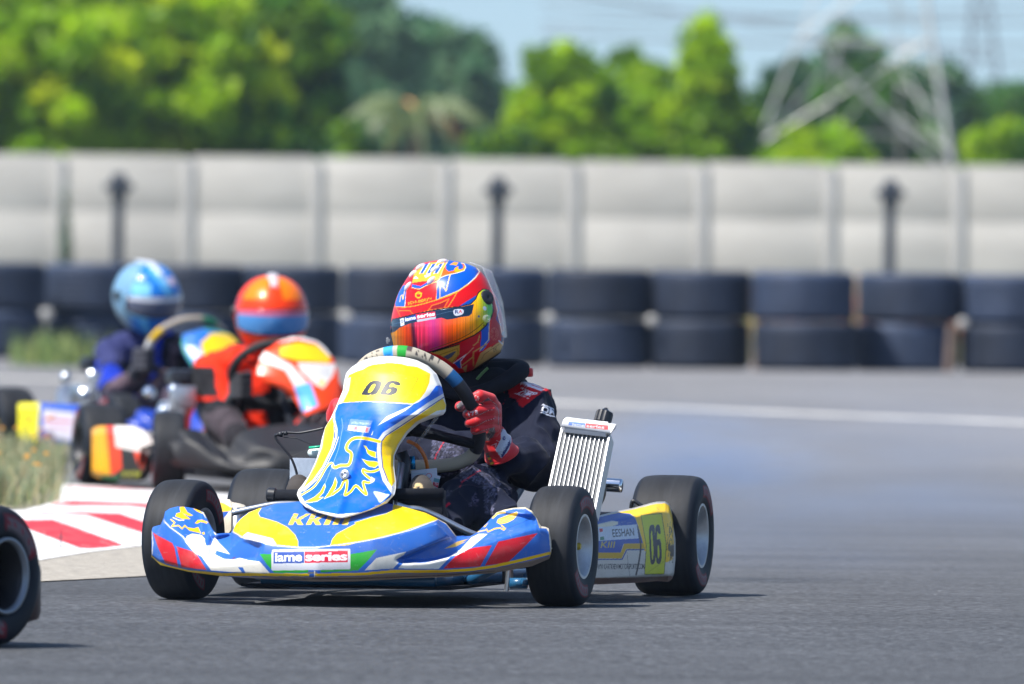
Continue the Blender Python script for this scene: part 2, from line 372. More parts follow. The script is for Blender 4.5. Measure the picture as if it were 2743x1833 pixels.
# ================================================================= SETTING
def node_ground():
    m = bpy.data.materials.new('asphalt'); m.use_nodes = True; n = m.node_tree; n.nodes.clear(); N = n.nodes.new; L = n.links.new
    o = N('ShaderNodeOutputMaterial'); b = N('ShaderNodeBsdfPrincipled'); L(b.outputs[0], o.inputs[0]); tc = N('ShaderNodeTexCoord')
    def noise(sc, det=4, ro=.6, st=None):
        t = N('ShaderNodeTexNoise'); t.inputs['Scale'].default_value = sc; t.inputs['Detail'].default_value = det; t.inputs['Roughness'].default_value = ro
        v = tc.outputs['Object']
        if st: mp = N('ShaderNodeMapping'); mp.inputs['Scale'].default_value = st; L(v, mp.inputs[0]); v = mp.outputs[0]
        L(v, t.inputs['Vector']); return t.outputs[0]
    def rng_(s, a, b_, c, d):
        r = N('ShaderNodeMapRange'); r.inputs[1].default_value = a; r.inputs[2].default_value = b_; r.inputs[3].default_value = c; r.inputs[4].default_value = d; L(s, r.inputs[0]); return r.outputs[0]
    def mul(a, c):
        x = N('ShaderNodeMath'); x.operation = 'MULTIPLY'; L(a, x.inputs[0])
        if isinstance(c, float): x.inputs[1].default_value = c
        else: L(c, x.inputs[1])
        return x.outputs[0]
    grain = rng_(noise(140, 3, .7), .3, .7, .68, 1.32)
    mid = mul(rng_(noise(18, 4, .8), .40, .60, .74, 1.28), rng_(noise(48, 3, .8), .40, .60, .45, 1.6))
    big = mul(rng_(noise(.5, 4, .6, (1, .12, 1)), .3, .7, .84, 1.16), rng_(noise(1.0, 5, .7, (.25, 2.2, 1)), .35, .65, .80, 1.12))
    g = mul(mul(grain, mid), big)
    cr = N('ShaderNodeMix'); cr.data_type = 'RGBA'; cr.blend_type = 'MULTIPLY'; cr.inputs[0].default_value = 1
    cr.inputs[6].default_value = (.064, .068, .074, 1); L(g, cr.inputs[7])
    # paler with distance: grazing sky sheen mixed into the base colour
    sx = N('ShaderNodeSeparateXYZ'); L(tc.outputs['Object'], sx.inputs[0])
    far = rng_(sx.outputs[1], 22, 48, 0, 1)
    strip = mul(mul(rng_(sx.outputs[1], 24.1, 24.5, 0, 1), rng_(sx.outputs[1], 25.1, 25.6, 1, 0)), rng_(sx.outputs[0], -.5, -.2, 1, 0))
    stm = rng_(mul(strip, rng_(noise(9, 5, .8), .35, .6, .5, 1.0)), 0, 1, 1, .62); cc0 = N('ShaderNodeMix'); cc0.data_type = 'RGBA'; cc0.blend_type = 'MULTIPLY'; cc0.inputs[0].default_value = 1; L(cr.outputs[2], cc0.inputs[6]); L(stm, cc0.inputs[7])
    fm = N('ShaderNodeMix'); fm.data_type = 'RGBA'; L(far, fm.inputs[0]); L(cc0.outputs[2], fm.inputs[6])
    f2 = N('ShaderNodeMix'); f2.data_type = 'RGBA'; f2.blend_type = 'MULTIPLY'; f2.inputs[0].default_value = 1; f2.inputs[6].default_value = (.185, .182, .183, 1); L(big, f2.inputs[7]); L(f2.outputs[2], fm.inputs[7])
    vo = N('ShaderNodeTexVoronoi'); vo.inputs['Scale'].default_value = 10; L(tc.outputs['Object'], vo.inputs['Vector'])
    sp = rng_(vo.outputs['Distance'], .0, .055, 1, 0); sel = rng_(vo.outputs['Color'], .72, .74, 0, 1)
    spk = mul(sp, sel); sm = N('ShaderNodeMix'); sm.data_type = 'RGBA'; L(spk, sm.inputs[0]); L(fm.outputs[2], sm.inputs[6]); sm.inputs[7].default_value = (.9, .9, .88, 1)
    L(sm.outputs[2], b.inputs['Base Color']); b.inputs['Roughness'].default_value = .78; b.inputs['Specular IOR Level'].default_value = .35
    bp = N('ShaderNodeBump'); bp.inputs['Strength'].default_value = .7; bp.inputs['Distance'].default_value = .009; L(noise(95, 4, .7), bp.inputs['Height']); L(bp.outputs[0], b.inputs['Normal'])
    return m
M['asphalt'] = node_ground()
def sheet(name, pts, z, m, **k):
    return tag(mesh_np(name, [(p[0], p[1], z) for p in pts], [tuple(range(len(pts)))], m, None, False), **k)
# one asphalt sheet out to the barrier, earth beyond it
earth = mat('earth_grass', (.10, .10, .045), rough=.95, var=.5, vscale=.8, dirt=.8, dscale=.25, dcol=(.20, .10, .05), bump=.4, bscale=6, bdist=.05)
sheet('ground', [(-1600, 60), (1600, 60), (1600, 3000), (-1600, 3000)], -.012, earth, kind='structure')
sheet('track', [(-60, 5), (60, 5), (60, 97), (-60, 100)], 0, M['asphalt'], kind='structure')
# painted edge line, a curved sheet
linem = mat('line_paint', (.62, .60, .55), rough=.7, var=.35, vscale=3, dirt=.4, dscale=1.2, dcol=(.2, .2, .2))
Lp = crs([(-400, 1000, 6), (0, 1013, 4), (600, 1033, 4.5), (1570, 1083, 5.5), (2150, 1108, 6), (2743, 1133, 6.5), (3500, 1172, 7)], 8)
rows = np.array([[G(x, y - hw / 2, .004), G(x, y + hw / 2, .004)] for x, y, hw in Lp])
tag(grid_obj('track_line', rows, linem, flip=True), kind='structure')

# kerb: red and white ramp with a concrete apron, its own low relief
K_X0, K_X1, K_Y0, K_Y1 = 20, 700, 1290, 1512
cv = Canvas(-60, 1280, 720, 1620, (222, 220, 216))
k_ = lambda pts: [(x / 2.478, 1200 + y / 2.478) for x, y in pts]
RED = (196, 30, 38)
cv.poly(k_([(120, 480), (350, 476), (480, 520), (820, 645), (700, 662), (600, 668), (530, 664), (225, 553), (120, 520)]), RED)
cv.poly(k_([(165, 428), (600, 428), (795, 435), (1000, 505), (1300, 640), (1300, 720), (1040, 598), (945, 563), (760, 505), (575, 446), (400, 438), (165, 436)]), RED)
cv.poly(k_([(340, 372), (480, 350), (970, 368), (1150, 385), (1500, 470), (1500, 510), (1000, 402), (850, 384), (350, 380)]), RED)
cv.poly(k_([(500, 311), (980, 317), (1700, 360), (1700, 378), (980, 327), (510, 320)]), RED)
cv.poly(k_([(440, 258), (1700, 285), (1700, 297), (440, 265)]), RED)
for _ in range(90):
    x = rng.uniform(60, 700); y = rng.uniform(1300, 1500); L_ = rng.uniform(8, 60); cv.line([(x, y), (x + L_, y + L_ * rng.uniform(.05, .4))], rng.uniform(.4, 1.6), tuple(np.array((120, 104, 100)) + rng.uniform(-20, 50)))
def kerb_part(px, py, zf, m, name, canv=None, **k):
    P = np.empty(px.shape + (3,))
    for i in range(px.shape[0]):
        for j in range(px.shape[1]): P[i, j] = G(px[i, j], py[i, j], zf if np.isscalar(zf) else zf[i, j])
    return tag(grid_obj(name, P, m, cols=canv.get(px, py) if canv else None), **k)
def band(x0, x1, ytop, ybot, nx, ny):
    xs = np.linspace(x0, x1, nx); v = np.linspace(0, 1, ny)[:, None]
    a = np.interp(xs, *zip(*ytop)); b = np.interp(xs, *zip(*ybot)); return np.broadcast_to(xs, (ny, nx)).copy(), a + (b - a) * v
kx, ky = band(-60, 700, [(-60, 1372), (67, 1366), (161, 1341), (166, 1296), (403, 1312), (700, 1330)], [(-60, 1518), (101, 1501), (242, 1478), (379, 1462), (520, 1452), (700, 1446)], 380, 130)
kerbm = mat('kerb_paint', attr=True, rough=.6, var=.10, vscale=6, dirt=.35, dscale=3.5, dcol=(.35, .33, .30), bump=.3, bscale=60, bdist=.003)
vv = np.linspace(0, 1, 130)[:, None] + 0 * kx
sm_ = lambda t: np.clip(t, 0, 1) ** 2 * (3 - 2 * np.clip(t, 0, 1))
kerb = kerb_part(kx, ky, .004 + .018 * sm_((1 - vv) * 2.2) * np.clip(vv * 20, 0, 1), kerbm, 'kerb', cv, label='red and white striped kerb beside the grass on the inside of the bend', cat='kerb')
ax_, ay_ = band(-60, 700, [(-60, 1514), (101, 1500), (242, 1477), (379, 1461), (520, 1451), (700, 1445)], [(-60, 1566), (115, 1557), (387, 1543), (560, 1533), (700, 1524)], 60, 12)
apm = mat('apron_concrete', (.33, .30, .25), rough=.85, var=.4, vscale=28, bump=.9, bscale=55, bdist=.01, dirt=.5, dscale=12, dcol=(.16, .15, .13))
kerb_part(ax_, ay_, .0025, apm, 'pavement', kind='structure')
bx_, by_ = band(-60, 700, [(-60, 1567), (115, 1558), (387, 1544), (560, 1534), (700, 1525)], [(-60, 1600), (200, 1592), (420, 1580), (700, 1560)], 60, 8)
dkm = mat('fresh_asphalt', (.075, .075, .077), rough=.8, var=.6, vscale=50, bump=1, bscale=110, bdist=.006)


# ---- grass beside the kerb (nobody could count it)
def blades(name, n, fx, hmin, hmax, wd, cols, label, flowers=0, droop=.5):
    V = np.zeros((n, 5, 3)); ci = np.zeros((n, 3))
    base = np.array([fx(i) for i in range(n)]); h = rng.uniform(hmin, hmax, n); a = rng.uniform(0, 2 * np.pi, n); b = rng.uniform(0, 2 * np.pi, n)
    ln = rng.uniform(.1, droop, n) * h; dx = np.stack([np.cos(b), np.sin(b), 0 * b], -1); sd = np.stack([np.cos(a), np.sin(a), 0 * a], -1) * wd
    up = np.array([0, 0, 1.0])
    V[:, 0] = base - sd; V[:, 1] = base + sd
    mid = base + up * (h * .6)[:, None] + dx * (ln * .35)[:, None]; V[:, 2] = mid + sd * .7; V[:, 3] = mid - sd * .7
    V[:, 4] = base + up * h[:, None] + dx * ln[:, None]
    idx = np.arange(n)[:, None] * 5
    F = [(q, q + 1, q + 2, q + 3) for q in idx[:, 0]] + [(q + 3, q + 2, q + 4) for q in idx[:, 0]]
    cc = np.array([lin(c) for c in cols]); ci = cc[rng.integers(0, len(cc), n)] * rng.uniform(.7, 1.3, (n, 1))
    m = mat(name + '_leaf', attr=True, rough=.7)
    return tag(mesh_np(name, V.reshape(-1, 3), F, m, None, False, np.repeat(ci, 5, 0)), label=label, cat='grass', kind='stuff')
def gp(x0, x1, y0, y1, shape=None):
    def f(i):
        while True:
            x = rng.uniform(x0, x1); y = rng.uniform(y0, y1)
            if shape is None or shape(x, y): return G(x, y)
    return f
sheet('grass_bed', [G(-700, 1368)[:2], G(66, 1367)[:2], G(160, 1342)[:2], G(166, 1297)[:2], G(150, 1240)[:2], G(60, 1200)[:2], G(-700, 1190)[:2]], .003, mat('verge', (.20, .19, .12), rough=.9, var=.5, vscale=12, bump=.6, bscale=40, bdist=.02, dirt=.6, dscale=6, dcol=(.26, .2, .12)), kind='structure')
GC = [(150, 144, 110), (116, 124, 76), (150, 146, 104), (176, 166, 124), (84, 108, 62), (166, 158, 122), (110, 130, 100), (124, 134, 110)]
blades('verge_grass', 6500, gp(-260, 172, 1235, 1362, lambda x, y: x < 60 + (1362 - y) * 1.2 or rng.uniform() < .15), .03, .15, .0022, GC, 'tall green and straw grass on the verge left of the kerb', droop=.9)
blades('barrier_grass', 420, lambda i: G(min(290, max(30, rng.normal(150, 62))), rng.uniform(964, 984)), .06, .30, .010, [(104, 128, 60), (130, 140, 76), (90, 112, 62)], 'low green grass at the foot of the far left tyre stacks')
# small orange flowers in the verge
mb = MB()
for i in range(16):
    p = G(rng.uniform(-20, 150), rng.uniform(1250, 1350)); p[2] = rng.uniform(.10, .20); mb.ell(p, (.009, .009, .005), 8, 4)
tag(mb.build('wild_flowers', mat('petals', (.75, .35, .04), rough=.6), None, True), label='tiny orange wild flowers scattered through the verge grass', cat='flowers', kind='stuff')

# ---- tyre barrier: every tyre is a thing
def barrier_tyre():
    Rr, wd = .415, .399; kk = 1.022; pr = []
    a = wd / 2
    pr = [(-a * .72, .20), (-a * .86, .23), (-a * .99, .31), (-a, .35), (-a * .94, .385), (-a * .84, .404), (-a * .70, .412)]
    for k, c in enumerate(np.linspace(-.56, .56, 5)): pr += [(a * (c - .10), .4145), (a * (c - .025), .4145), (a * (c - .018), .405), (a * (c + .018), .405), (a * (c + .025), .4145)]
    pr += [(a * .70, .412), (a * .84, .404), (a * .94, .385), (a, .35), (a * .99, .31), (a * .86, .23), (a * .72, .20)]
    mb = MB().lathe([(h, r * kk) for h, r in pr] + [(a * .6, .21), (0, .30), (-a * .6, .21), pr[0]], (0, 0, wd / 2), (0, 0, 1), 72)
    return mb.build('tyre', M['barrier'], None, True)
edges = np.array([-352, -125, 103, 329, 556, 783, 1017, 1250, 1487, 1724, 1962, 2198, 2434]) * 1.1692
t0 = None; nst = len(edges) - 1
ords = ['first', 'second', 'third', 'fourth', 'fifth', 'sixth', 'seventh', 'eighth', 'ninth', 'tenth', 'eleventh', 'twelfth']
stack_pos = []
for i in range(nst):
    wpx = edges[i + 1] - edges[i]; d = .836 * FPX / wpx; d = 90.2 + (d - 90.2) * .8; xc = (edges[i] + edges[i + 1]) / 2
    p = W(xc, 900, d); stack_pos.append((p[0], d))
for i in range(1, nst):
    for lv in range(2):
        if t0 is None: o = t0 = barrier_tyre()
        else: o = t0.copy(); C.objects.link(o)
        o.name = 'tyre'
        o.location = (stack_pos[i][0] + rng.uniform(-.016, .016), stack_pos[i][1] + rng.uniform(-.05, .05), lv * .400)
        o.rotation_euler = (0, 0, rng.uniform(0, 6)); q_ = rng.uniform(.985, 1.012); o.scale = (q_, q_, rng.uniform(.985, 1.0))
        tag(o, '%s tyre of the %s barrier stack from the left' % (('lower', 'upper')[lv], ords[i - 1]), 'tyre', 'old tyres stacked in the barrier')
# wooden stakes and bolt heads between the stacks
wood = mat('stake_wood', (.17, .12, .095), rough=.8, var=.3, vscale=20)
for px, py0, py1, nm in ((2029, 868, 975, 'pale reddish wooden stake between tyre stacks right of the kart'), (2545, 872, 985, 'thin leaning wooden stake between the two stacks furthest right')):
    a = W(px + 4, py0, 89.75); b = W(px - 4, py1 + 6, 89.75); b[2] = 0
    tag(MB().tube([b, a], [.034, .03], 8).build('wooden_stake', wood, None), nm, 'stake')
boltm = mat('bolt_plate', (.55, .52, .47), rough=.4, metal=.4)
for k, (px, py) in enumerate(((1472, 853), (1746, 858), (928, 848), (124, 842), (2578, 866))):
    p = W(px, py, 89.78); lab = ['bright round bolt plate between tyre stacks just right of the red helmet', 'bright round bolt plate two stacks right of the red helmet', 'dull round bolt plate between tyre stacks right of the orange helmet', 'rusty round bolt plate between tyre stacks at the far left', 'small round bolt plate between tyre stacks at the far right'][k]
    mb = MB().lathe([(0, .045), (.012, .045), (.016, .03), (.03, .02)], p + np.array([0, .02, 0]), (0, -1, 0), 16, True)
    o = mb.build('bolt_plate', boltm, None); tag(o, lab, 'bolt plate', 'bolt plates on the tyre barrier')

# ---- dark posts between barrier and wall
postm = mat('dark_post', (.035, .045, .065), rough=.6, var=.3, vscale=6)
for k, (px, top) in enumerate(((316, 465), (1332, 475), (2383, 483))):
    d = 112; s = FPX / d; b = W(px - 2, 720, d); b[2] = 0; t = W(px + 3, top, d)
    root = empty('barrier_post', (b[0], d, 0), 0, label=['dark steel post with a knob head before the wall, left of the blue helmet', 'dark steel post with a knob head before the wall, behind the red helmet', 'dark steel post with a knob head before the wall, near the pylon leg'][k], cat='post', group='dark posts in front of the concrete wall')
    hz = t[2]; dx = t[0] - b[0]
    MB().tube([(0, 0, -.01), (dx * .9, 0, hz - .12)], [.062, .055], 12).build('pole', postm, root)
    h = MB(); h.box((dx, 0, hz - .13), (.19, .14, .13), bev=.03); h.ell((dx - .10, 0, hz - .13), (.05, .05, .045)); h.ell((dx + .10, 0, hz - .13), (.05, .05, .045)); h.ell((dx, 0, hz - .04), (.075, .07, .055)); h.tube([(dx, 0, hz - .2), (dx, 0, hz - .30)], [.085, .06], 12)
    h.build('post_head', postm, root)

# ---- precast concrete wall: posts and slab bays
wallm = mat('precast_concrete', (.54, .515, .47), rough=.85, var=.16, vscale=1.1, bump=.15, bscale=12, bdist=.006, dirt=.45, dscale=.9, dcol=(.40, .38, .35), stretch=(.4, 1, 1.6))
wallp = mat('precast_post', (.47, .46, .44), rough=.85, var=.2, vscale=2, dirt=.4, dscale=2, dcol=(.2, .2, .2))
wd_ = 173.5; sW = FPX / wd_
wall = empty('concrete_wall', (0, wd_, 0), 0, label='long grey precast concrete wall of slab bays and posts behind the tyre barrier', cat='wall')
bx = [(135 + 294.3 * k) * 1.1692 for k in range(-3, 12)]
for k, x in enumerate(bx):
    X = W(x, 600, wd_)[0]; MB().box((X, 0, 1.27), (.14, .16, 2.54), bev=.01).build('post', wallp, wall)
    if k < len(bx) - 1:
        X2 = W(bx[k + 1], 600, wd_)[0]; cx = (X + X2) / 2; wdt = X2 - X - .14; mb = MB()
        for r_ in range(3):
            dz = .84; mb.box((cx, .01 * (r_ % 2) * .3, .02 + dz * r_ + dz / 2), (wdt - .003, .06, dz - .001), bev=.002)
        mb.box((cx, 0, 2.552), (wdt - .003, .062, .05), bev=.01)
        mb.build('panel', wallm, wall)
# reddish weeds and dry earth heaped along the wall foot, at the right
blades('dry_weeds', 5000, lambda i: np.array([W(rng.uniform(2000, 2860), 700, 150)[0], rng.uniform(146, 154), 0]), .45, .86, .02, [(190, 120, 84), (176, 150, 100), (204, 130, 96), (130, 140, 80), (210, 190, 150)], 'dry reddish weeds growing along the foot of the wall at the right')
ivy = blades('wall_creeper', 900, lambda i: np.array([W(170 + rng.normal(0, 7), 700, 172)[0], 172.5 + rng.uniform(-.3, .3), abs(rng.normal(0, .75))]), .1, .25, .02, [(30, 70, 36), (44, 84, 44), (26, 56, 40)], 'dark green creeper growing up the wall at the left')
ivy['category'] = 'creeper'

# ---- trees
def leafmat(name):
    m = bpy.data.materials.new(name); m.use_nodes = True; n = m.node_tree; b = n.nodes['Principled BSDF']; at = n.nodes.new('ShaderNodeAttribute'); at.attribute_name = 'Col'
    n.links.new(at.outputs['Color'], b.inputs['Base Color']); b.inputs['Roughness'].default_value = .55
    tr = n.nodes.new('ShaderNodeBsdfTranslucent'); mx = n.nodes.new('ShaderNodeMixShader'); mx.inputs[0].default_value = .5; hs = n.nodes.new('ShaderNodeHueSaturation'); hs.inputs['Value'].default_value = 1.25
    n.links.new(at.outputs['Color'], hs.inputs['Color']); n.links.new(hs.outputs[0], tr.inputs[0])
    n.links.new(b.outputs[0], mx.inputs[1]); n.links.new(tr.outputs[0], mx.inputs[2]); n.links.new(mx.outputs[0], n.nodes['Material Output'].inputs[0])
    return m
LM = leafmat('foliage'); barkm = mat('bark', (.14, .11, .08), rough=.9, var=.4, vscale=6, bump=.6, bscale=20)
def tree(name, px0, px1, ytop, d, cols, n, leaf, label, clump=.55, lobes=None, group=None, low=None):
    """crown between two pixels at a distance: leaf faces gathered in clumps on limbs"""
    a = W(px0, ytop, d); b = W(px1, ytop, d); cx = (a[0] + b[0]) / 2; rx = (b[0] - a[0]) / 2; top = a[2]; lowz = low if low is not None else .8
    root = empty(name, (cx, d, 0), 0, label=label, cat='tree' if top > 3.2 else 'bush', group=group)
    cz = (top + lowz) / 2; rz = (top - lowz) / 2; ry = min(rx, 2.6)
    clump = clump * .78; nc = int(max(18, 5.5 * rx * rz * 2 / (clump ** 2)))
    cs = []
    while len(cs) < nc:
        q = rng.uniform(-1, 1, 3)
        if lobes:
            l = lobes[rng.integers(0, len(lobes))]; c = np.array([l[0] * rx, 0, lowz + l[1] * (top - lowz)]); rr = np.array([l[2] * rx, ry * .8, l[3] * (top - lowz)])
            if (q ** 2).sum() > 1: continue
            q = q / (np.linalg.norm(q) + 1e-6) * np.linalg.norm(q) ** .5; p = c + q * rr
        else:
            s_ = (abs(q) ** 2.6).sum()
            if s_ > 1 or s_ < .18: continue
            p = np.array([q[0] * rx, q[1] * ry, cz + q[2] * rz])
        n_ = mnoise.noise(Vector((p[0] * .9 + cx, p[1] * .9, p[2] * .9 + d))); ci_ = int(np.clip((n_ * .9 + .5 + rng.uniform(-.28, .28)) * len(cols), 0, len(cols) - 1))
        cs.append((p, rng.uniform(.5, 1.25) * clump, rng.uniform(.85, 1.15), ci_))
    per = int(n * 1.7) // nc; V = []; Cc = []; cl = [lin(c) for c in cols]
    for p, r, br, ci in cs:
        q = rng.normal(0, 1, (per, 3)); q /= np.linalg.norm(q, axis=1, keepdims=True) + 1e-9; q *= (rng.uniform(.35, 1, (per, 1)) ** .5) * r
        q[:, 2] *= .8; c = p + q + rng.normal(0, .12, (per, 3)) * clump
        u = rng.normal(0, 1, (per, 3)); u /= np.linalg.norm(u, axis=1, keepdims=True); v = np.cross(u, rng.normal(0, 1, (per, 3))); v /= np.linalg.norm(v, axis=1, keepdims=True)
        s1 = leaf * 1.45 * rng.uniform(.5, 1.1, (per, 1)); s2 = s1 * rng.uniform(.4, .7, (per, 1))
        V.append(np.stack([c - u * s1, c - v * s2, c + u * s1, c + v * s2], 1).reshape(-1, 3))
        Cc.append(np.repeat(cl[ci] * 1.75 * br * rng.uniform(.75, 1.25, (per, 1)), 4, 0))
    V = np.concatenate(V); Cc = np.concatenate(Cc); F = np.arange(len(V)).reshape(-1, 4)
    V = np.maximum(V, [-1e9, -1e9, .05])
    mesh_np('crown', V, F, LM, root, False, Cc)
    mb = MB(); tr = .05 + rx * .045; mb.tube([(0, 0, -.05), (tr * .5, 0, lowz), (-tr * .4, .1, cz)], [tr * 1.3, tr, tr * .6], 8)
    for k in range(7):
        p = cs[rng.integers(0, nc)][0]; s0 = np.array([0, 0, lowz * .7 + rng.uniform(0, .4) * cz]); mb.tube([s0, (s0 + p) / 2 + [0, 0, -.2], p], [tr * .55, tr * .35, tr * .12], 6)
    mb.build('trunk', barkm, root)
    return root
BR = [(122, 148, 2), (110, 140, 2), (132, 154, 4), (94, 124, 4), (74, 104, 8), (148, 158, 6)]
DK = [(56, 94, 24), (44, 80, 28), (72, 108, 30), (40, 74, 36)]
BL = [(58, 94, 60), (70, 104, 70), (50, 82, 56), (88, 118, 82)]  # bluish haze of distance mixed into these leaf greens
gB = 'trees beyond the concrete wall'
tree('broadleaf_tree', -200, 330, -60, 184, BR, 30000, .10, 'tall bright green tree filling the upper left corner behind the wall', .62, group=gB)
tree('broadleaf_tree', 250, 720, -50, 187, BR + DK[:1], 28000, .10, 'second bright green tree from the left behind the wall', .58, group=gB)
tree('broadleaf_tree', 620, 890, -40, 194, BR[3:5] + BR[3:5] + DK, 16000, .10, 'darker green tree on the right side of the bright pair', .5, group=gB)
tree('dense_tree', -300, 860, -260, 204, DK + BR[3:5], 26000, .16, 'dense dark tree mass directly behind the bright pair at the upper left', .9, group=gB)
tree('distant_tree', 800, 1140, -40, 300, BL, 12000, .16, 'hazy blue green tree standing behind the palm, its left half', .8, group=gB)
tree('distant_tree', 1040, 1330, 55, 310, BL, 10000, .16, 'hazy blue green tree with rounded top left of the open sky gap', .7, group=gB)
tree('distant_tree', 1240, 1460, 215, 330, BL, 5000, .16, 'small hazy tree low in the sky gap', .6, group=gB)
tree('leafy_bush', 1370, 1640, 128, 190, BR[:5] + DK[:1], 12000, .09, 'bright green bushy tree right of the sky gap behind the wall', .42, group=gB)
tree('leafy_bush', 1560, 2040, 150, 193, BR[1:5] + DK[:2], 17000, .09, 'wide bright green tree with a tall shoot behind the wall', .42, group=gB,
     lobes=[(-.5, .55, .5, .45), (-.1, .55, .5, .42), (.45, .45, .5, .38), (.15, .62, .35, .3)])
tree('slender_tree', 1828, 1966, 52, 192, BR[:5], 4500, .08, 'slender bright green shoot rising above the wide bush', .3, group=gB)
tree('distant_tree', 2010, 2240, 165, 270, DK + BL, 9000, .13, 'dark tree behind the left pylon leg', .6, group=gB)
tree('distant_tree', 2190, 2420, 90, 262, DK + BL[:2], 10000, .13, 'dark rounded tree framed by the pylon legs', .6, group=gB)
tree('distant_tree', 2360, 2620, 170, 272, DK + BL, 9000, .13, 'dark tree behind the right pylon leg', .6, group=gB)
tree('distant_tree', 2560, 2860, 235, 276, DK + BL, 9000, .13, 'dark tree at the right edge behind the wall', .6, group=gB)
tree('leafy_bush', 2040, 2340, 352, 181, BR[:4], 5000, .08, 'low bright green bush under the pylon bracing', .3, group=gB)
tree('leafy_bush', 2540, 2860, 330, 182, BR[1:5] + DK[:1], 6000, .08, 'low green bush behind the wall at the right edge', .3, group=gB)
tree('leafy_bush', 860, 1010, 350, 184, DK + BR[3:4], 3000, .08, 'low dark bush left of the palm', .3, group=gB)
tree('leafy_bush', 1250, 1430, 340, 184, DK + BR[3:4], 3500, .08, 'low dark bush right of the palm', .3, group=gB)
# palm
pc = W(1115, 290, 200); palm = empty('palm_tree', (pc[0], 200, 0), 0, label='low palm with arching olive fronds and one brown dead frond', cat='palm')
MB().tube([(0, 0, -.05), (.05, 0, 1.5), (0, 0, pc[2] - .1)], [.2, .16, .14], 10).build('trunk', barkm, palm)
fgm = mat('palm_frond', (.09, .13, .035), rough=.5, var=.3, vscale=3); fdm = mat('dead_frond', (.52, .25, .08), rough=.7)
for k in range(15):
    a = 2 * math.pi * k / 15 + .2; up = rng.uniform(.1, .75); Lf = rng.uniform(1.3, 1.9); mb = MB(); q0 = None
    for s_ in range(15):
        t = s_ / 14; r_ = Lf * t; z = pc[2] - .05 + up * math.sin(t * 2.2) * .9 - 1.25 * t * t; p = Vector((math.cos(a) * r_, math.sin(a) * r_, z))
        if q0 is not None:
            dr = (p - q0).normalized(); sd = dr.cross(Vector((0, 0, 1))).normalized()
            for sg in (-1, 1):
                ll = .34 * math.sin(math.pi * min(1, t + .12)) + .05; tip = p + sd * sg * ll * .75 + dr * .12 + Vector((0, 0, -.22 * ll / .3))
                mb.add([q0, p, tip], [(0, 1, 2)])
            mb.tube([q0, p], .012, 4)
        q0 = p
    mb.build('frond', fdm if k in (1, 4) else fgm, palm)

# ---- steel pylon
pyl = mat('galvanised_steel', (.50, .50, .48), rough=.55, metal=.3)
pr = empty('pylon', (W(2330, 800, 230)[0], 230, 0), 0, label='grey lattice steel pylon standing behind the wall at the right', cat='pylon')
def pw(px, py, d): q = W(px, py, d); return Vector((q[0] - pr.location.x, d - 230, q[2]))
A0, A1 = pw(2618, 872, 228), pw(2400, -520, 230); B0, B1 = pw(1838, 872, 226), pw(2310, -330, 230)
C0, C1 = pw(2420, 872, 236), pw(2390, -520, 232); D0_, D1 = pw(2130, 872, 236), pw(2330, -400, 232)
def lg(a, b, w_, nm='leg'):
    MB().tube([a, b], w_, 4).build(nm, pyl, pr)
lg(A0, A1, .06); lg(B0, B1, .035); lg(C0, C1, .022); lg(D0_, D1, .022)
def at(a, b, y):      # point of a leg at a height
    t = (y - a.z) / (b.z - a.z); return a.lerp(b, t)
zz = lambda py: .697 + (750 - py) / 130
mb = MB()
def br(l1, y1, l2, y2, w_=.07): mb.tube([at(*l1, zz(y1)), at(*l2, zz(y2))], w_ * .45, 4)
la, lb, lc, ld = (A0, A1), (B0, B1), (C0, C1), (D0_, D1)
mb.tube([pw(2190, 128, 229), pw(2545, 470, 229)], .042, 4); mb.tube([pw(2470, 118, 229), pw(2035, 385, 229)], .03, 4)
for y in (100,): br(la, y, lb, y, .05); br(la, y, lc, y, .05); br(lb, y, ld, y, .05)
br(lc, 130, la, 420, .04); br(ld, 120, lb, 400, .05); br(lc, 400, la, 130, .03); br(ld, 380, lc, 130, .035); br(lc, 380, ld, 130, .03)
br(la, 470, ld, 470, .04); br(lb, 350, la, 350, .025); br(la, 90, lb, -150, .05); br(lb, 90, la, -150, .05); br(lb, -150, la, -150, .05)
for y0, y1 in ((130, 220), (220, 310), (310, 400)):
    mb.tube([pw(2140 - (y0 - 130) * .45, y0, 229), pw(2200 - (y1 - 130) * .2, y1, 231)], .016, 4)
    mb.tube([pw(2400, y0, 231), pw(2540, y1, 229)], .016, 4)
mb.build('bracing', pyl, pr)
p2 = empty('pylon', (W(2640, 800, 420)[0], 420, 0), 0, label='darker slim pylon further away at the right edge', cat='pylon')
mb = MB(); q = lambda px, py: Vector((W(px, py, 420)[0] - p2.location.x, 0, W(px, py, 420)[2]))
pd = mat('weathered_steel', (.14, .15, .17), rough=.6)
for x0, x1 in ((2575, 2606), (2700, 2650)): mb.tube([q(x0 + (x0 - x1) * .9, 800), q(x1, 0), q(x1 + (x1 - x0) * .3, -300)], .07, 4)
for y in (-100, 0, 100, 200, 300): mb.tube([q(2606 - y * .08, y), q(2650 + y * .12, y + 100)], .035, 4); mb.tube([q(2650 + y * .12, y), q(2606 - y * .08, y + 100)], .035, 4)
mb.build('lattice', pd, p2)
cabm = mat('cable', (.20, .22, .25), rough=.5)
for k, (y0, y1, lab) in enumerate(((20, 60, 'uppermost power line crossing the sky at the right'), (95, 120, 'power line crossing the sky just above the dark trees'), (-10, 190, 'power line sloping down to the right edge'), (60, 10, 'power line rising to the right edge'))):
    pts = [W(x, y0 + (y1 - y0) * (x - 1600) / 1300 + 12 * math.sin((x - 1600) / 1300 * 3), 240 + k * 3) for x in range(1450, 2951, 150)]
    tag(MB().tube(pts, .03, 5, True).build('power_line', cabm, None, True), lab, 'power line', 'power lines above the trees')
